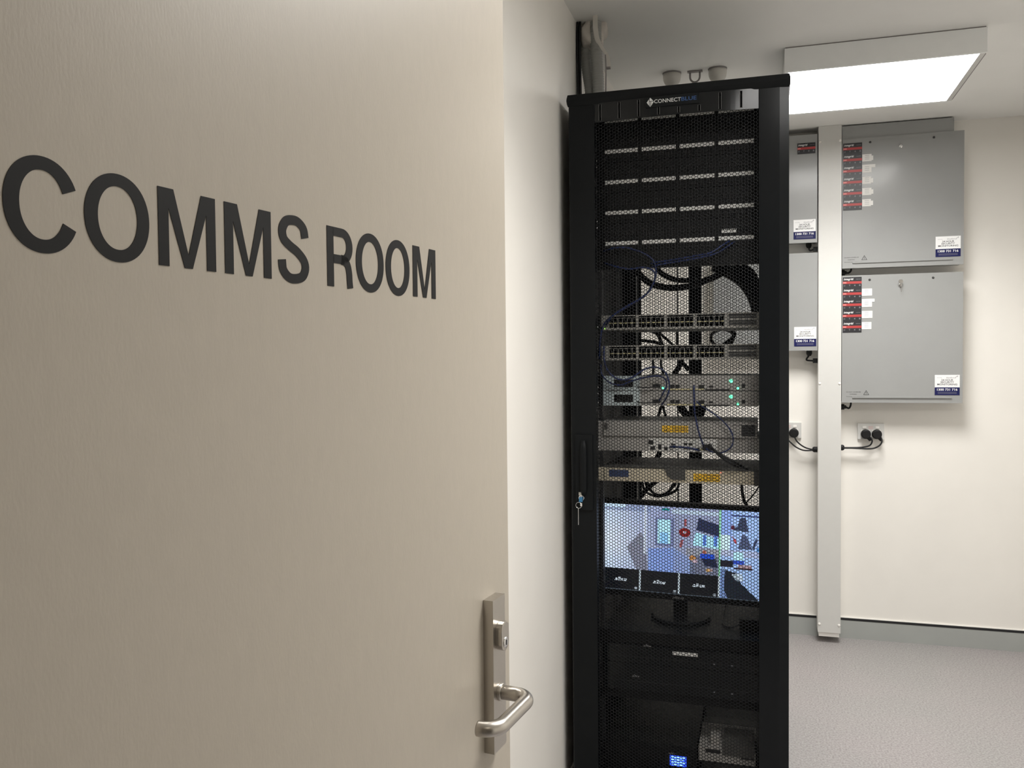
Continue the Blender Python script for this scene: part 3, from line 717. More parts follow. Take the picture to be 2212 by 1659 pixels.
# right-hand column of four views
tu = (U-.75)/.25; rc = U >= .75; tv = (V % .25)/.25; tid = (V/.25).astype(int)
paint(rc, (168, 200, 250)); paint(rc & (V < .5) & (tu < .3), (150, 180, 245)); paint(rc & (tu < .25) & (V > .28) & (V < .5), (215, 245, 255))
paint(rc & (V > .045) & (V < .065) & (tu > .28), (52, 64, 120), .85); paint(rc & inpoly(tu, V, [(.50, .07), (.62, .07), (.70, .235), (.27, .215), (.29, .19), (.42, .18)]), (62, 70, 98))
paint(rc & inpoly(tu, V, [(.27, .17), (.34, .17), (.36, .215), (.28, .215)]), (95, 42, 62))
paint(rc & inpoly(tu, V, [(.55, .255), (.66, .28), (.80, .43), (.44, .43)]), (72, 80, 112), .9); paint(rc & inpoly(tu, V, [(.30, .29), (.38, .32), (.44, .38), (.36, .36)]), (178, 70, 78))
paint(rc & inpoly(tu, V, [(.86, .31), (.92, .31), (.84, .43), (.79, .41)]), (60, 70, 100)); paint(rc & (tu > .9) & (V > .40) & (V < .46), (90, 150, 220))
paint(rc & (V > .44) & (V < .52), (178, 186, 220), .8); paint(rc & (V > .46) & (V < .56) & (tu > .33) & (tu < .58), (190, 240, 255))
paint(rc & (V > .555) & (V < .60) & (tu > .34) & (tu < .60), (40, 70, 190), .9); paint(rc & (V > .565) & (V < .635) & (tu < .34), (26, 28, 40)); paint(rc & (V > .60) & (V < .65) & (tu > .45) & (tu < .8), (170, 130, 130), .8)
paint(rc & (V > .64) & (V < .66) & (tu > .35) & (tu < .82), (48, 22, 32)); paint(rc & (V > .66) & inpoly(tu, V, [(.0, .66), (.42, .70), (.55, .82), (1.0, 1.0), (0, 1.0)]), (22, 30, 42))
paint(rc & (V > .66) & inpoly(tu, V, [(.0, .66), (.14, .68), (.12, .9), (.22, 1.0), (0, 1)]), (110, 135, 185)); paint(rc & (V > .70) & inpoly(tu, V, [(.30, .72), (.55, .69), (.60, .78), (.42, .79)]), (215, 235, 250), .8)
rng = np.random.default_rng(3); img[rc & (V > .66) & (img.sum(-1) > 450)] *= .94
img += rng.normal(0, 3, img.shape)
# separators
LW = (210, 226, 235)
for uu in (.25, .5): paint((abs(U-uu) < .003) & (V > .75), LW)
paint((abs(U-.75) < .003) & (V > .75), LW); paint((abs(U-.75) < .0028) & (V < .75), (140, 215, 170)); paint((abs(V-.75) < .004) & (U < .75), (150, 205, 185)); paint((V > .993), (70, 80, 90)); paint((U < .004) & (V < .75), (90, 190, 130))
for x in (.225, .475, .725): paint((abs(U-x) < .011) & (abs(V-.965) < .012), (150, 160, 170))
img = np.clip(img, 0, 255)/255.0; lin = np.where(img <= .04045, img/12.92, ((img+.055)/1.055)**2.4)
gx = (np.arange(SW+1)/SW-.5)*MWd; gz = (.5-np.arange(SHh+1)/SHh)*MHt
GX, GZ = np.meshgrid(gx, gz); co = np.stack([GX, np.full_like(GX, -.0004), GZ], -1).reshape(-1, 3)
ii, jj = np.meshgrid(np.arange(SHh), np.arange(SW), indexing='ij'); b0 = (ii*(SW+1)+jj).ravel()
F = np.stack([b0, b0+SW+1, b0+SW+2, b0+1], -1)
me = bpy.data.meshes.new('screen'); me.from_pydata(co.tolist(), [], F.tolist()); me.update()
ca = me.color_attributes.new('picture', 'FLOAT_COLOR', 'CORNER')
cols = np.ones((SW*SHh, 4, 4)); cols[:, :, :3] = lin.reshape(-1, 1, 3); ca.data.foreach_set('color', cols.ravel())
sm = bpy.data.materials.new('screen_picture'); sm.use_nodes = True; MATS['screen_picture'] = sm
nt = sm.node_tree; b = nt.nodes['Principled BSDF']; b.inputs['Base Color'].default_value = (.01, .01, .012, 1); b.inputs['Roughness'].default_value = .3
vc = nt.nodes.new('ShaderNodeVertexColor'); vc.layer_name = 'picture'
nt.links.new(vc.outputs['Color'], b.inputs['Emission Color']); b.inputs['Emission Strength'].default_value = 1.0
scr = link('screen', me, 'screen_picture', head)
def onhead(o): o.parent = head; return o
mat('label_lit', (.8, .85, .9), .5, emit=.8, ecol=(.75, .88, 1.0))
for xx in (-.1785, -.0595, .0595):
    onhead(txt('tile_logo', 'alhua', 'label_lit', None, xx-.019, -.100, .038, -.0008, .0115, shear=.35, bold=.012))
onhead(txt('bezel_logo', 'alhua', 'logo_dim', None, -.019, -.1435, .034, -.0006, .0085, shear=.3))

# ------------------------------------------------------------------ recorders, power unit and UPS below
def recorder(z0, z1, lab, lx, lz, lw):
    t = tag(empty('video_recorder', (.3, RY, z0)), lab, 'recorder', 'video recorders in the rack'); P = part(t)
    P(box('body', 'panel_black', None, .0780, .5220, RY-.004, RY+.33, z0, z1, bevel=.0015)); S_ = P(box('front_bezel', 'rack_gloss', None, .0780, .5220, RY-.010, RY-.004, z0+.001, z1-.001, bevel=.0015))
    sub(txt('logo', 'alhua', 'logo_dim', None, lx, lz, lw, RY-.0104, .0075, shear=.3), S_)
    for q in range(2): sub(box('indicator', 'print_grey', None, .395+q*.05, .400+q*.05, RY-.0106, RY-.0098, z0+.018, z0+.020), S_)
    sub(box('front_seam', 'port_black', None, .080, .520, RY-.0104, RY-.0098, z0+(z1-z0)*.34, z0+(z1-z0)*.34+.0016), S_); return P
zA1 = SHZ-.036; zA0 = at(1466, 1436, RY).z; zB0 = at(1466, 1500, RY).z
P = recorder(zA0-.0042, zA1, 'black video recorder with a white label strip under the monitor shelf', at(1391, 1392, RY).x, at(1401, 1392, RY).z, .022)
a_, b_ = at(1453, 1407, RY-.010), at(1507, 1419, RY-.010); P(box('label_strip', 'label_white', None, a_.x, b_.x, RY-.0112, RY-.0098, b_.z, a_.z))
P = recorder(zB0+.002, zA0-.004, 'plain black video recorder below the one with the white label strip', at(1366, 1457, RY).x, at(1376, 1457, RY).z, .022)
S2 = zB0-.002
t = tag(empty('rack_shelf', (.3, RY, S2)), 'black shelf carrying the two video recorders', 'shelf'); P = part(t)
P(box('tray', 'panel_black', None, .0775, .5225, RY-.002, RY+.45, S2-.002, S2+.004)); P(box('front_lip', 'panel_black', None, .0775, .5225, RY-.004, RY-.002, S2-.022, S2+.004)); P(box('ear', 'panel_black', None, .059, .0775, RY-.003, RY+.0005, S2-.022, S2+.004)); P(box('ear', 'panel_black', None, .5225, .541, RY-.003, RY+.0005, S2-.022, S2+.004))
# UPS with blue display
uz0 = .060; uz1 = at(1466, 1612, RY).z
t = tag(empty('power_supply_unit', (.3, RY, uz0)), 'black uninterruptible power supply with a lit blue display at the bottom of the rack', 'power supply'); P = part(t)
P(box('body', 'panel_black', None, .0780, .3460, RY, RY+.42, uz0, uz1, bevel=.002)); P(box('front_bezel', 'panel_black', None, .0780, .3460, RY-.012, RY, uz0+.001, uz1-.001, bevel=.003))
a_, b_ = at(1447, 1630, RY-.012), at(1483, 1657, RY-.012)
S_ = P(box('display_frame', 'rack_gloss', None, a_.x-.012, b_.x+.010, RY-.0140, RY-.0115, b_.z-.006, a_.z+.009)); sub(box('display', 'lcd_blue', None, a_.x, b_.x, RY-.0148, RY-.0138, b_.z, a_.z), S_)
for q in range(4): sub(box('display_text', 'lcd_text', None, a_.x+.004, b_.x-.003-.006*(q % 2), RY-.0153, RY-.0147, a_.z-.006-.0072*q, a_.z-.0028-.0072*q), S_)
sub(txt('front_print', 'APC', 'logo_dim', None, a_.x-.006, a_.z+.0052, .020, RY-.0145, .005), S_)
# silver power adaptor box beside it
za = at(1570, 1600, RY).z; sb0 = at(1560, 1640, RY).z
t = tag(empty('battery_charger', (.43, RY, sb0)), 'small silver metal box with a dark slot beside the blue display', 'box'); P = part(t)
a_, b_ = at(1509, 1606, RY-.01), at(1632, 1640, RY-.01)
P(box('body', 'case_grey', None, a_.x, b_.x, RY-.010, RY+.16, sb0-.0055, sb0+.034, bevel=.0012)); P(box('front_slot', 'port_black', None, a_.x+.020, a_.x+.062, RY-.0112, RY-.009, sb0+.0205, sb0+.0305))
P(box('top_module', 'case_grey', None, a_.x+.032, a_.x+.060, RY+.01, RY+.06, sb0+.034, sb0+.060, bevel=.002)); P(box('dark_cover', 'case_dark', None, a_.x+.068, b_.x-.004, RY-.013, RY+.10, sb0+.018, sb0+.052, bevel=.003)); P(box('lower_latch', 'port_black', None, b_.x-.040, b_.x-.004, RY-.0114, RY-.009, sb0+.012, sb0+.016))
t = tag(empty('rack_shelf', (.46, RY, sb0-.008)), 'short black shelf under the small silver box', 'shelf'); P = part(t)
P(box('tray', 'panel_black', None, .3480, .5225, RY-.012, RY+.30, sb0-.0085, sb0-.0055)); P(box('ear', 'panel_black', None, .5225, .541, RY-.003, RY+.0005, sb0-.02, sb0+.01))
# ------------------------------------------------------------------ cables in the rack
def wire(name, m, pts, r, label, cat, group=None, n=8):
    P3 = [at(*p) for p in pts]; o = tag(tube(name, m, None, P3, r, n), label, cat, group); return o
F0, F1, F2 = RY-.003, RY-.012, RY-.020; F3 = F2-.008; FA = RY+.002      # contact, near, middle and outer layers of the leads
BL = 'blue patch leads in the rack'
def lead(pts, r, label, group=None): return wire('patch_lead', 'blue_cable', pts, r, label, 'cable', group)
lead([(1577, 520, F0), (1560, 530, F2), (1535, 546, F2-.01), (1500, 553, F2-.008), (1450, 562, F1), (1420, 566, F1), (1406, 570, F0)], .0026, 'blue patch lead drooping from the end ports of the lowest patch panel', BL)
lead([(1588, 521, F0), (1571, 533, F2), (1545, 548, F2-.016), (1505, 558, F2-.012), (1452, 567, F1), (1424, 572, F1), (1408, 577, F0)], .0026, 'blue patch lead drooping from the end ports of the lowest patch panel', BL)
lead([(1304, 543, F0), (1325, 536, F2), (1352, 535, F2), (1378, 542, F2), (1400, 553, F2), (1413, 566, F2), (1417, 590, F2), (1411, 612, F2), (1398, 633, F2), (1378, 650, F2), (1345, 670, F2), (1318, 686, F2), (1304, 702, F1), (1297, 730, F1), (1295, 775, F0)], .0026, 'long blue lead arching from the lowest patch panel down to the switches')
lead([(1306, 568, F0), (1330, 576, F2), (1360, 581, F3), (1392, 578, F3), (1412, 586, F3), (1414, 604, F3), (1403, 628, F3), (1382, 646, F3), (1352, 663, F3), (1324, 682, F3), (1313, 696, F3+.004), (1308, 706, RY-.004)], .0026, 'blue lead curving under the lowest patch panel to the upper switch')
lead([(1305, 748, RY-.004), (1305, 775, F3), (1311, 797, F3), (1326, 814, F3), (1345, 821, F3), (1366, 815, F3), (1390, 799, F3), (1412, 793, F3), (1430, 798, F3), (1441, 812, F3), (1446, 835, F3), (1441, 856, F3), (1430, 874, FA)], .0024, 'blue lead looping over the upper slim appliance to the lower one')
lead([(1297, 786, F0), (1300, 808, F2), (1315, 825, F2), (1338, 832, F2), (1362, 824, F2), (1390, 816, F2), (1420, 812, F2), (1436, 818, F2), (1440, 832, F2), (1432, 850, F2), (1424, 866, FA)], .0024, 'blue lead sagging past the pale brackets of the slim appliances')
lead([(1499, 833, FA), (1499, 846, F2-.006), (1500, 880, F2-.006), (1503, 905, F2-.006), (1508, 928, F2-.006), (1513, 945, F2-.004), (1517, 956, F2), (1520, 964, F0)], .0025, 'blue lead hanging straight down from the upper slim appliance')
lead([(1505, 867, FA), (1514, 876, F2), (1535, 889, F2), (1560, 908, F2), (1578, 930, F2), (1584, 950, F2), (1578, 967, F2), (1562, 977, F2), (1548, 978, F2+.006), (1535, 975, F2+.008), (1525, 969, F0)], .0021, 'thin blue lead in a wide loop over the warning triangle unit')
lead([(1447, 965, F0), (1470, 966, F2), (1490, 968, F2), (1503, 971, F2+.006), (1511, 973, RY-.001)], .0030, 'short blue lead lying across the socket cluster unit')
for x, y, yy in ((0, 0, F2-.020), (7, 8, F2-.006)):
    wire('power_cable', 'black_cable', [(1532+x, 960+y, F0), (1542+x, 972+y, yy), (1560+x*.6, 984+y, yy), (1585+x*.4, 998+y, yy), (1606+x*1.6, 1009+y*.6, RY-.011)], .0032, 'black cable sloping from the socket cluster unit down to the cream unit', 'cable', 'black cables at the front of the rack')
G = 'black cables at the back of the rack'; B1, B2 = .52, .62
def back(pts, r, label, Y=B1): return wire('power_cable', 'black_cable', [(x, y, Y) for x, y in pts], r, label, 'cable', G)
back([(1376, 586), (1392, 603), (1415, 616), (1450, 622), (1490, 618), (1530, 604), (1560, 590), (1600, 575)], .0105, 'thick black cable bundle sagging behind the open bay above the switches', .44)
back([(1416, 570), (1426, 588), (1446, 600), (1472, 606), (1505, 604)], .0085, 'shorter black cable bundle hanging above the thick sagging one', .50)
for i in range(4): back([(1540+i*20, 576), (1572+i*16, 590), (1604+i*9, 612), (1626+i*5, 645), (1638+i*4, 690)], .016, 'black cable dropping down the side of the open bay above the switches', .48+.03*i)
back([(1380, 735), (1400, 737), (1425, 742), (1440, 752)], .0055, 'black cable running sideways between the two switches', .500); back([(1408, 716), (1420, 722), (1428, 738), (1432, 752)], .0055, 'black cable crossing behind the gap between the two switches', .515); back([(1416, 712), (1430, 724), (1450, 742), (1460, 752)], .0045, 'thin black cable slanting behind the gap between the two switches', .530)
back([(1462, 706), (1463, 725), (1463, 750)], .0045, 'black cable hanging straight behind the gap between the switches', .545)
bm = bmesh.new(); ctr = at(1560, 730, .60); ring = [ctr + Vector((.038*math.cos(t), .01*math.sin(2*t), .028*math.sin(t)))  for t in [2*math.pi*k/40 for k in range(40)]]
sweep(bm, ring, .0050, 8); tag(link('cable_coil', from_bm(bm, smooth=True), 'clamp_grey'), 'loop of grey cable hanging behind the gap between the switches', 'cable')
back([(1556, 750), (1572, 738), (1586, 725), (1582, 714)], .0060, 'black cable end poking past the grey cable loop')
back([(1410, 775), (1411, 795), (1410, 820)], .0045, 'black cable hanging below the lower switch on the hinge side'); back([(1428, 775), (1428, 790), (1432, 804), (1434, 820)], .0042, 'curving black cable hanging below the lower switch'); back([(1472, 775), (1468, 790), (1457, 808), (1450, 822)], .0090, 'thick black cable slanting below the lower switch', .495); back([(1466, 780), (1478, 788), (1488, 800)], .0075, 'black plug end below the lower switch', .520)
back([(1434, 868), (1426, 885), (1420, 908)], .0048, 'black cable below the slim appliances leaning to the hinge side', .500); back([(1430, 868), (1434, 885), (1440, 908)], .0042, 'black cable below the slim appliances leaning to the latch side', .515); back([(1468, 872), (1476, 888), (1490, 900), (1512, 894), (1518, 872)], .0135, 'thick black coil of cable under the slim appliances')
back([(1426, 968), (1422, 985), (1408, 1000)], .0085, 'black cable below the socket cluster unit')
for q, (w, dp) in enumerate(((0, 0), (6, 7), (-5, 3))): back([(1392-w, 1036), (1400-w, 1054+dp), (1418, 1068+dp*.6), (1438, 1066+dp*.5), (1454+w, 1052+dp), (1464+w, 1036)], .0040, 'black cable looping in the gap above the monitor', .50+.02*q)
back([(1385, 1072), (1396, 1058), (1412, 1044), (1428, 1034)], .0085, 'thick black cable rising from behind the monitor', .575); back([(1602, 1040), (1603, 1060), (1607, 1080), (1614, 1095)], .0048, 'black cable dropping behind the latch side of the monitor', .40); back([(1640, 1050), (1628, 1068), (1612, 1086)], .0022, 'thin black cable slanting behind the latch side of the monitor', .412)
# power adapter and lead on the monitor shelf
a_ = at(1620, 1356, .20); t = tag(empty('power_adapter', (a_.x, .21, SHZ+.002)), 'black power adapter lying on the monitor shelf', 'power adapter'); P = part(t)
P(box('body', 'panel_black', None, a_.x-.030, a_.x+.028, .18, .27, SHZ+.002, SHZ+.036, bevel=.004)); P(tube('lead', 'black_cable', None, [(a_.x-.028, .20, SHZ+.015), (a_.x-.055, .19, SHZ+.006), (a_.x-.078, .22, SHZ+.0045), (a_.x-.082, .32, SHZ+.0045), (a_.x-.080, .50, SHZ+.0045)], .0025, 6))

# ------------------------------------------------------------------ cable trunking on the back wall
EF = YB-.095
duct = tag(empty('cable_trunking', (.823, YB, 0)), 'tall white cable trunking between the grey enclosures, floor to ceiling', 'trunking'); P = part(duct)
P(boxes('base_channel', 'white_trim', None, [(.778, .868, EF-.004, YB-.007, .030, .1005), (.778, .868, EF-.004, YB, .1005, ZC)])); P(box('cover', 'white_plastic', None, .7735, .8735, EF-.010, EF-.004, .050, ZC-.001, bevel=.0012)); P(box('side_lip', 'white_plastic', None, .7735, .7765, EF-.004, YB-.010, .050, ZC-.001)); P(box('side_lip', 'white_plastic', None, .8705, .8735, EF-.004, YB-.010, .050, ZC-.001))
SC = None
for z in (2.328, 1.215, .088):
    for x in (.7805, .8665):
        if SC is None: SC = P(lathe('cover_screw', 'white_trim', None, [(.0030, -.0035), (.0062, -.0012), (.0064, 0)], (x, EF-.010, z), 'Y', 12))
        else: c = SC.copy(); COL.objects.link(c); c.location = (x, EF-.010, z); P(c)

# ------------------------------------------------------------------ grey enclosures
def sticker(P, x1, z0, w, h):       # 24 hour monitoring sticker, right edge x1, bottom z0
    x0 = x1-w; y = EF-.0035
    S = P(box('monitoring_sticker', 'sticker_white', None, x0, x1, y, EF-.0025, z0+h*.385, z0+h)); sub(box('sticker_band', 'sticker_navy', None, x0, x1, y, EF-.0025, z0, z0+h*.385), S); y -= .0003
    for s, zc, ww, hh in (('24 HOUR', .745, .48, .085), ('SECURITY', .640, .54, .085), ('MONITORING', .530, .80, .085)):
        sub(txt('sticker_print', s, 'print_black', None, x0+w*(.5-ww/2), z0+h*zc, w*ww, y, h*hh, bold=.012), S)
    sub(txt('sticker_print', '1300 731 716', 'sticker_white', None, x0+w*.09, z0+h*.275, w*.82, y, h*.115, bold=.02), S); sub(txt('sticker_print', 'blueforce', 'print_grey', None, x0+w*.46, z0+h*.865, w*.38, y, h*.075, shear=.2), S); sub(txt('sticker_print', 'security', 'print_grey', None, x0+w*.08, z0+h*.86, w*.20, y, h*.05), S)
    sub(tube('sticker_flourish', 'print_grey', None, [(x0+w*.83, y, z0+h*.87), (x0+w*.88, y, z0+h*.93), (x0+w*.92, y, z0+h*.95), (x0+w*.90, y, z0+h*.89)], .0007, 4, 4), S)
    for q in range(2): sub(box('sticker_print', 'print_dim', None, x0+w*.12, x1-w*.12, y, y+.0003, z0+h*(.125-.055*q), z0+h*(.155-.055*q)), S)
def module(P, x0, z1, w, h):
    y = EF-.0035
    S = P(box('module_sticker', 'sticker_black', None, x0, x0+w, y, EF-.0025, z1-h, z1)); sub(box('module_band', 'sticker_red', None, x0, x0+w, y-.0003, y, z1-h*.60, z1-h*.385), S); sub(txt('module_print', 'integriti', 'sticker_white', None, x0+w*.05, z1-h*.21, w*.52, y-.0003, h*.24, shear=.3, bold=.012), S); sub(txt('module_print', 'expander', 'print_grey', None, x0+w*.70, z1-h*.20, w*.25, y-.0003, h*.09), S)
    sub(box('module_band_mark', 'sticker_pink', None, x0+w*.02, x0+w*.19, y-.0005, y-.0002, z1-h*.54, z1-h*.45), S)
    for q, c in enumerate(('LX', 'T', '4', '8')): sub(txt('module_icon', c, 'print_grey', None, x0+w*(.05+.27*q), z1-h*.75, w*.08, y-.0003, h*.14), S)
def enclosure(x0, x1, z0, z1, lab, group='grey wall enclosures'):
    t = tag(empty('security_enclosure', ((x0+x1)/2, YB, z0)), lab, 'enclosure', group); P = part(t)
    P(box('case', 'enclosure_grey', None, x0+.003, x1-.003, EF+.004, YB-.001, z0+.004, z1-.004)); P(box('lid', 'enclosure_grey', None, x0, x1, EF-.002, EF+.012, z0, z1, bevel=.002)); return P
LOCK = [(.0045, -.006), (.0085, -.0045), (.0085, 0)]
def rightbox(z0, z1, nmod, ztop, tags, lab, key):
    x0, x1 = .8765, 1.3800; P = enclosure(x0, x1, z0, z1, lab)
    px = .0806; ph = .0508; mx = .8800
    for i in range(nmod): module(P, mx, ztop-i*ph, px, ph)
    for i, w, w2, flip in tags:      # paper tags beside the modules
        zt = ztop-i*ph; y = EF-.0032
        P(box('paper_tag', 'paper', None, mx+px+.001, mx+px+w, y, EF-.0022, zt-.036, zt-.004)); P(box('paper_tag', 'paper', None, mx+px+.001, mx+px+w2, y-.0006, EF-.0024, zt-(.014 if flip else .032), zt-(.000 if flip else .012)))
        for q in range(3): P(box('tag_print', 'print_grey', None, mx+px+.012, mx+px+.030, y-.0009, y-.0006, zt-.011-.008*q, zt-.0095-.008*q))
    sticker(P, x1-.012, z0+.036, .1010, .0905)
    P(box('bottom_lip', 'enclosure_grey', None, x0+.045, x1-.045, EF-.0075, EF-.001, z0+.022, z0+.028, bevel=.0015))
    for x in (x0+.118, x1-.122): P(lathe('lid_screw', 'print_dark', None, [(.0025, -.004), (.0048, -.0025), (.0052, 0)], (x, EF-.002, z1-.022), 'Y', 12))
    P(lathe('lid_lock', 'chrome', None, LOCK, (1.1225, EF-.002, z1-.050), 'Y', 16))
    if key: P(box('lock_key', 'chrome', None, 1.1210, 1.1240, EF-.020, EF-.006, z1-.058, z1-.044)); P(lathe('key_bow', 'chrome', None, [(.009, -.021), (.010, -.020), (.009, -.0185)], (1.1225, EF, z1-.036), 'Y', 16)); P(box('spare_key', 'chrome', None, 1.1245, 1.1265, EF-.020, EF-.018, z1-.082, z1-.046))
    bm = bmesh.new(); cx, cz, s = x0+(.095 if z0 > 1.5 else .105), z0+.043, .0145
    A = [(cx, cz+s), (cx-s*.87, cz-s*.5), (cx+s*.87, cz-s*.5)]; va = [bm.verts.new((x, EF-.0026, z)) for x, z in A]; vb = [bm.verts.new((cx+(x-cx)*.72, EF-.0026, cz+(z-cz)*.72)) for x, z in A]
    for i in range(3): bm.faces.new((va[i], va[(i+1) % 3], vb[(i+1) % 3], vb[i]))
    bm.faces.new([bm.verts.new((cx+x, EF-.0026, cz+z)) for x, z in ((-.0009, .006), (.0009, .006), (.0009, -.003), (-.0009, -.003))])
    P(link('warning_triangle', from_bm(bm), 'print_dark'))
    bx = cx-.085
    for s_, dz, w in (('DO NOT COVER AIR', .010, .062), ('WARNING', .000, .030), ('Disconnect power before service', -.011, .078)): P(txt('warning_print', s_, 'print_dark', None, bx+(0 if w > .05 else .014), cz+dz-.004, w, EF-.0026, .0042))
    return P
P = rightbox(1.744, 2.3335, 6, 2.3130, [(1, .040, .047, 0), (2, .040, .056, 1), (3, .038, .047, 0), (4, .040, .048, 0), (5, .038, .047, 0)], 'large grey wall enclosure carrying six black module stickers, just under the ceiling', False)
P(box('top_cover', 'enclosure_grey', None, .8765, 1.340, EF+.004, YB-.001, 2.3335, ZC-.006))
rightbox(1.127, 1.7110, 5, 1.7035, [(1, .044, .030, 0), (2, .044, .055, 1), (3, .046, .030, 0), (4, .042, .030, 0)], 'large grey wall enclosure carrying five black module stickers, with a key in its lock', True)
P = enclosure(.300, .7690, 1.870, 2.368, 'grey wall enclosure with a single black module sticker, half hidden by the rack'); module(P, .6810, 2.3300, .0790, .0500); sticker(P, .7620, 1.8870, .0975, .0905)
P = enclosure(.300, .7715, 1.369, 1.8230, 'grey wall enclosure with only a monitoring sticker, half hidden by the rack'); sticker(P, .7650, 1.3890, .0975, .0905)
# glands and short cords from the enclosures into the trunking
def gland(pts, label):
    t = tag(empty('cable_gland', at(*pts[0])), label, 'cable gland', 'black cable glands at the trunking'); P = part(t); a, e = at(*pts[0]), at(*pts[-1])
    P(tube('cord', 'black_cable', None, [at(*p) for p in pts], .0040, 8))
    P(lathe('upper_nut', 'black_cable', None, [(.009, .006), (.013, -.004), (.013, -.016), (.008, -.026)], (a.x, a.y, a.z), 'Z', 12)); return P, e
GY = YB-.045
P, e = gland([(1747, 524, GY), (1747, 534, GY), (1750, 541, GY), (1760, 538, GY), (1772, 538, GY)], 'black cord from the half hidden upper enclosure into the trunking'); P(box('side_nut', 'black_cable', None, .754, .775, GY-.012, GY+.012, e.z-.010, e.z+.010, bevel=.004))
P, e = gland([(1748, 757, GY), (1747, 768, GY), (1742, 777, GY), (1752, 779, GY), (1774, 779, GY)], 'black cord from the half hidden lower enclosure into the trunking'); P(box('side_nut', 'black_cable', None, .753, .775, GY-.012, GY+.012, e.z-.011, e.z+.011, bevel=.004))
def stub(px, py, label):
    a = at(px, py, GY); t = tag(empty('cable_gland', (.874, GY, a.z)), label, 'cable gland', 'black cable glands at the trunking'); P = part(t)
    bm = bmesh.new(); sweep(bm, [Vector((x, GY, a.z)) for x in (.868, .892, .8921, .900)], lambda t: .013 if t < .5 else .008, 12); P(link('nut', from_bm(bm), 'black_cable')); P(tube('cord', 'black_cable', None, [(.898, GY, a.z), (.908, GY, a.z-.002), (.918, GY, a.z+.006), (.922, GY, a.z+.020)] if py < 700 else [(.898, GY, a.z), (.912, GY, a.z-.006), (.920, GY, a.z+.008), (.921, GY, 1.1345)], .0042, 8))
stub(1826, 589, 'black cord gland in the gap between the two large enclosures'); stub(1826, 879, 'black cord gland under the lower large enclosure')

# ------------------------------------------------------------------ power outlets and plugs
def outlet(xc, zc, lab):
    t = tag(empty('power_outlet', (xc, YB, zc)), lab, 'power outlet', 'double power outlets on the back wall'); P = part(t)
    S_ = P(box('plate', 'white_plastic', None, xc-.0575, xc+.0575, YB-.012, YB, zc-.037, zc+.037, bevel=.002))
    for s in (-1, 1): sub(box('rocker_switch', 'white_trim', None, xc+s*.028-.008, xc+s*.028+.008, YB-.0155, YB-.011, zc+.014, zc+.024, bevel=.001), S_); sub(box('socket_face', 'white_trim', None, xc+s*.024-.019, xc+s*.024+.019, YB-.0128, YB-.0110, zc-.030, zc+.008), S_)
    for q in range(2): sub(txt('outlet_print', ('SECURITY', 'ONLY')[q], 'sticker_pink', None, xc-.010, zc+.021-.008*q, .020, YB-.0124, .005), S_)
    return t
outlet(1.0115, .988, 'white double power outlet with two black plugs, below the large enclosures'); outlet(.6460, .988, 'white double power outlet half hidden behind the rack')
def plug(xc, zc, tail, pts, lab):
    t = tag(empty('power_plug', (xc, YB-.012, zc)), lab, 'plug', 'black power plugs on the back wall'); P = part(t)
    P(lathe('plug_body', 'black_cable', None, [(.017, -.030), (.0205, -.028), (.0225, -.012), (.0215, -.0006)], (xc, YB-.012, zc), 'Y', 24))
    if tail: P(tube('strain_relief', 'black_cable', None, [(xc+.004, YB-.030, zc-.008), (xc+.014, YB-.030, zc-.020), (xc+.0185, YB-.030, zc-.030)], lambda q: .012-.006*q, 10))
    P(tube('cord', 'black_cable', None, [at(x, y, PY+q*min(1, k/2)) if k else at(x, y, PY+.006) for k, (x, y, q) in enumerate(pts)], .0036, 8)); return t
PY = YB-.042
plug(.9885, .9760, True, [(1881, 945, .0042), (1884, 953, .0042), (1879, 962, .0042), (1864, 966, .0042), (1845, 967, .0042), (1822, 967, .0042)], 'black plug in the outlet below the large enclosures, nearer the trunking'); plug(1.0360, .9760, True, [(1904, 946, -.0042), (1905, 954, -.0042), (1899, 963, -.0042), (1884, 969, -.0042), (1860, 969, -.0042), (1840, 968, -.0042), (1822, 968, -.0042)], 'black plug in the outlet below the large enclosures, farther from the trunking')
plug(.6690, .9760, False, [(1715, 941, .0042), (1722, 954, .0042), (1736, 965, .0042), (1750, 970, .0042), (1764, 971, .0042)], 'black plug in the outlet half hidden behind the rack, nearer the trunking'); plug(.6230, .9760, False, [(1694, 942, -.0042), (1706, 954, -.0042), (1720, 966, -.0042), (1738, 973, -.0042), (1764, 972, -.0042)], 'black plug in the outlet half hidden behind the rack, farther from the trunking')
for px, py, x0, x1, lab in ((1826, 967, .871, .893, 'black gland where the outlet cords enter the trunking below the large enclosures'), (1764, 971, .752, .776, 'black gland where the cords of the half hidden outlet enter the trunking')):
    a = at(px, py, PY); bm = bmesh.new(); xs = (x0, x1-.006, x1) if x0 > .8 else (x1, x0+.006, x0); sweep(bm, [Vector((x, PY, a.z)) for x in xs], lambda q: .0135 if q < .9 else .009, 14)
    o = link('cable_gland', from_bm(bm, bevel=.0012), 'black_cable'); tag(o, lab, 'cable gland', 'black cable glands at the trunking')

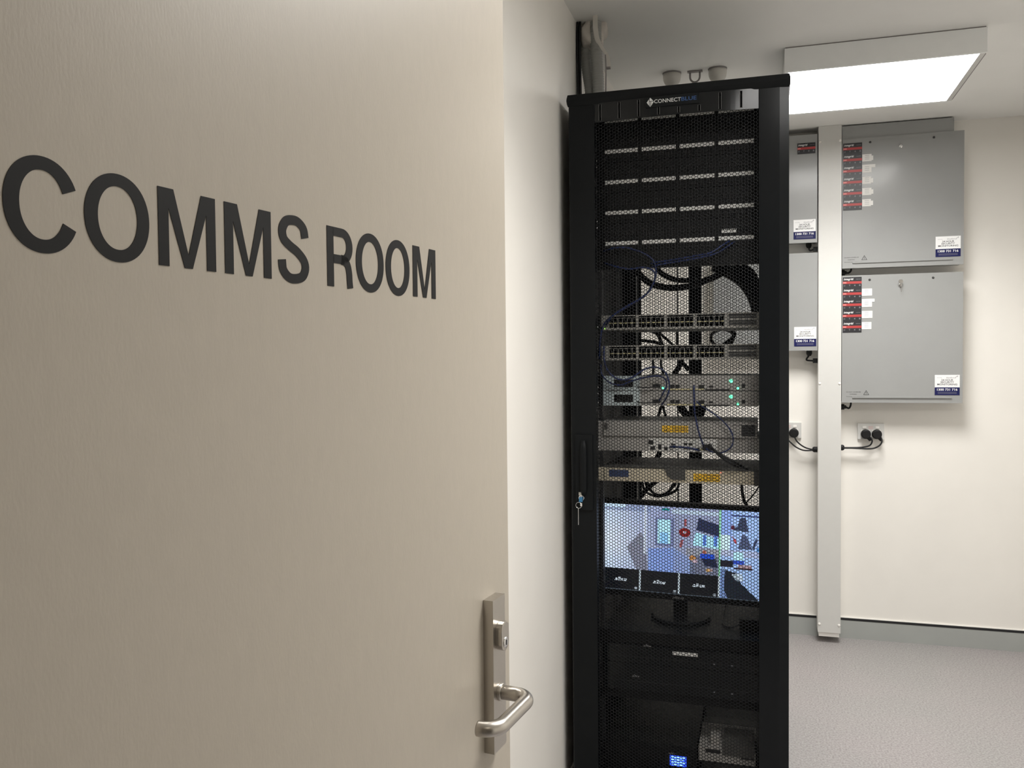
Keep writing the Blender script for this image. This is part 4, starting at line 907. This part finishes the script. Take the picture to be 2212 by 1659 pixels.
# ------------------------------------------------------------------ ceiling items above the rack
for x, y, lab in ((.206, .845, 'white domed ceiling sensor above the rack, nearer the grey conduits'), (.371, .848, 'white domed ceiling sensor above the rack, nearer the panel light')):
    t = tag(empty('ceiling_sensor', (x, y, ZC)), lab, 'sensor', 'domed sensors on the ceiling')
    lathe('gasket', 'clamp_grey', t, [(.0335, -.0045), (.0345, 0)], (0, 0, 0)); lathe('dome', 'sensor_white', t, [(.0325, -.004), (.0330, -.014), (.0315, -.026), (.0270, -.037), (.0200, -.045), (.0110, -.050), (.0060, -.0515)], (0, 0, 0)); lathe('stem', 'sensor_white', t, [(.0052, -.049), (.0048, -.075), (.0030, -.080)], (0, 0, 0), n=14)
t = tag(empty('pipe_clamp', (.290, .845, ZC)), 'grey open saddle clamp screwed to the ceiling between the domed sensors', 'clamp')
box('base_plate', 'clamp_grey', t, -.027, .027, -.008, .008, -.005, 0); bm = bmesh.new(); sweep(bm, [Vector((.0175*s, 0, z)) for s, z in ((-1, -.004), (-1, -.022))] + [Vector((.0175*math.cos(a), 0, -.022+.019*math.sin(a))) for a in [math.pi+math.pi*k/14 for k in range(1, 14)]] + [Vector((.0175*s, 0, z)) for s, z in ((1, -.022), (1, -.004))], .0034, 8); link('saddle', from_bm(bm, smooth=True), 'clamp_grey', t)
for s in (-1, 1): tube('wire_tail', 'clamp_grey', t, [(.006*s, 0, -.040), (.009*s-.006, 0, -.050), (.010*s-.010, 0, -.066)], .0013, 6)
# flexible conduits dropping out of the ceiling beside the wall
CYd = .300; RT = 2.0705
def conduit(pts, r, lab):
    P3 = [Vector(p) for p in pts]; sp = spline(P3, 40); bm = bmesh.new(); N = len(sp); idx = {}
    sweep(bm, sp, lambda q: r*(1.0 if int(round(q*(N-1))) % 4 < 2 else .93), 16); o = link('flexible_conduit', from_bm(bm, smooth=True), 'grey_conduit'); return tag(o, lab, 'conduit', 'grey flexible conduits above the rack')
def cz(px, py): a = at(px, py, CYd); return (a.x, CYd, a.z)
a0, a1 = cz(1264, 90), cz(1275, 200); conduit([(a0[0]-.002, CYd, ZC-.004), a0, cz(1268, 150), a1, (a1[0]+.003, CYd, RT)], .0175, 'grey ribbed conduit running down beside the black cables by the wall')
a0, a1 = cz(1287, 85), cz(1293, 195); CYd -= .027; a0, a1 = cz(1287, 85), cz(1293, 195); conduit([(a0[0], CYd, ZC-.004), a0, cz(1290, 140), a1, (a1[0], CYd, RT)], .0185, 'grey ribbed conduit running down beside the pale hanger strap'); CYd += .027
for i, (dx, dy) in enumerate(((0, 0), (.006, .010), (-.004, .014))):
    bx_, by_ = -.0250+(.0080 if i == 1 else 0), .250+(.0095 if i == 2 else 0); tag(tube('riser_cable', 'black_cable', None, [(bx_, by_+.01, ZC-.002), (bx_, by_+.004, ZC-.06), (bx_+.002, by_, 2.20), (bx_+.004, by_, RT)], .0038, 8), 'black cable running up the wall corner into the ceiling', 'cable', 'black riser cables by the wall')
bm = bmesh.new(); bmesh.ops.create_icosphere(bm, subdivisions=4, radius=1)
rs = random.Random(5); ph = [(rs.uniform(0, 6), rs.uniform(3, 9), Vector((rs.uniform(-1, 1), rs.uniform(-1, 1), rs.uniform(-1, 1))).normalized()) for _ in range(14)]
for v in bm.verts:
    d = sum(math.sin(p+f*v.co.dot(n)) for p, f, n in ph)/14; v.co *= 1+1.1*d; v.co = Vector((v.co.x*.044, v.co.y*.036, min(v.co.z*.055, .030)))
c = at(1270, 72, CYd); cxp = XL+.042; tag(link('filler_patch', from_bm(bm, smooth=True), 'plaster', None, (cxp, CYd-.004, ZC-.026)), 'lumpy white filler around the hole where the conduits leave the ceiling', 'filler')
t = tag(empty('hanger_strap', (.05, CYd, ZC)), 'pale metal strap bent down from the ceiling beside the grey conduits', 'strap'); P = part(t)
pts = [(1286, 58), (1290, 84), (1301, 104), (1312, 122), (1316, 146)]; CYs = CYd-.072; sp = spline([at(px, py, CYs) for px, py in pts], 6); sp = [Vector((sp[0].x, CYs, ZC))] + [Vector((p.x, CYs, min(p.z, ZC-.001))) for p in sp]; bm = bmesh.new(); prev = None
for i, p in enumerate(sp):
    w = .0075 if i < 10 else .0055; q = [bm.verts.new(p+Vector((sx*w, sy*.001, 0))) for sx, sy in ((-1, -1), (1, -1), (1, 1), (-1, 1))]
    if prev:
        for k in range(4): bm.faces.new((prev[k], prev[(k+1) % 4], q[(k+1) % 4], q[k]))
    else: bm.faces.new(q[::-1])
    prev = q
bm.faces.new(prev); bmesh.ops.recalc_face_normals(bm, faces=bm.faces); P(link('strap', from_bm(bm), 'sensor_white')); P(tube('hanging_rod', 'clamp_grey', None, [at(1308, 118, CYs), at(1309, 160, CYs), Vector((at(1307, 195, CYs).x, CYs, RT))], .0022, 6)); P(box('strap_end', 'clamp_grey', None, sp[-1].x-.008, sp[-1].x+.004, CYs-.004, CYs+.004, sp[-1].z-.004, sp[-1].z+.002))
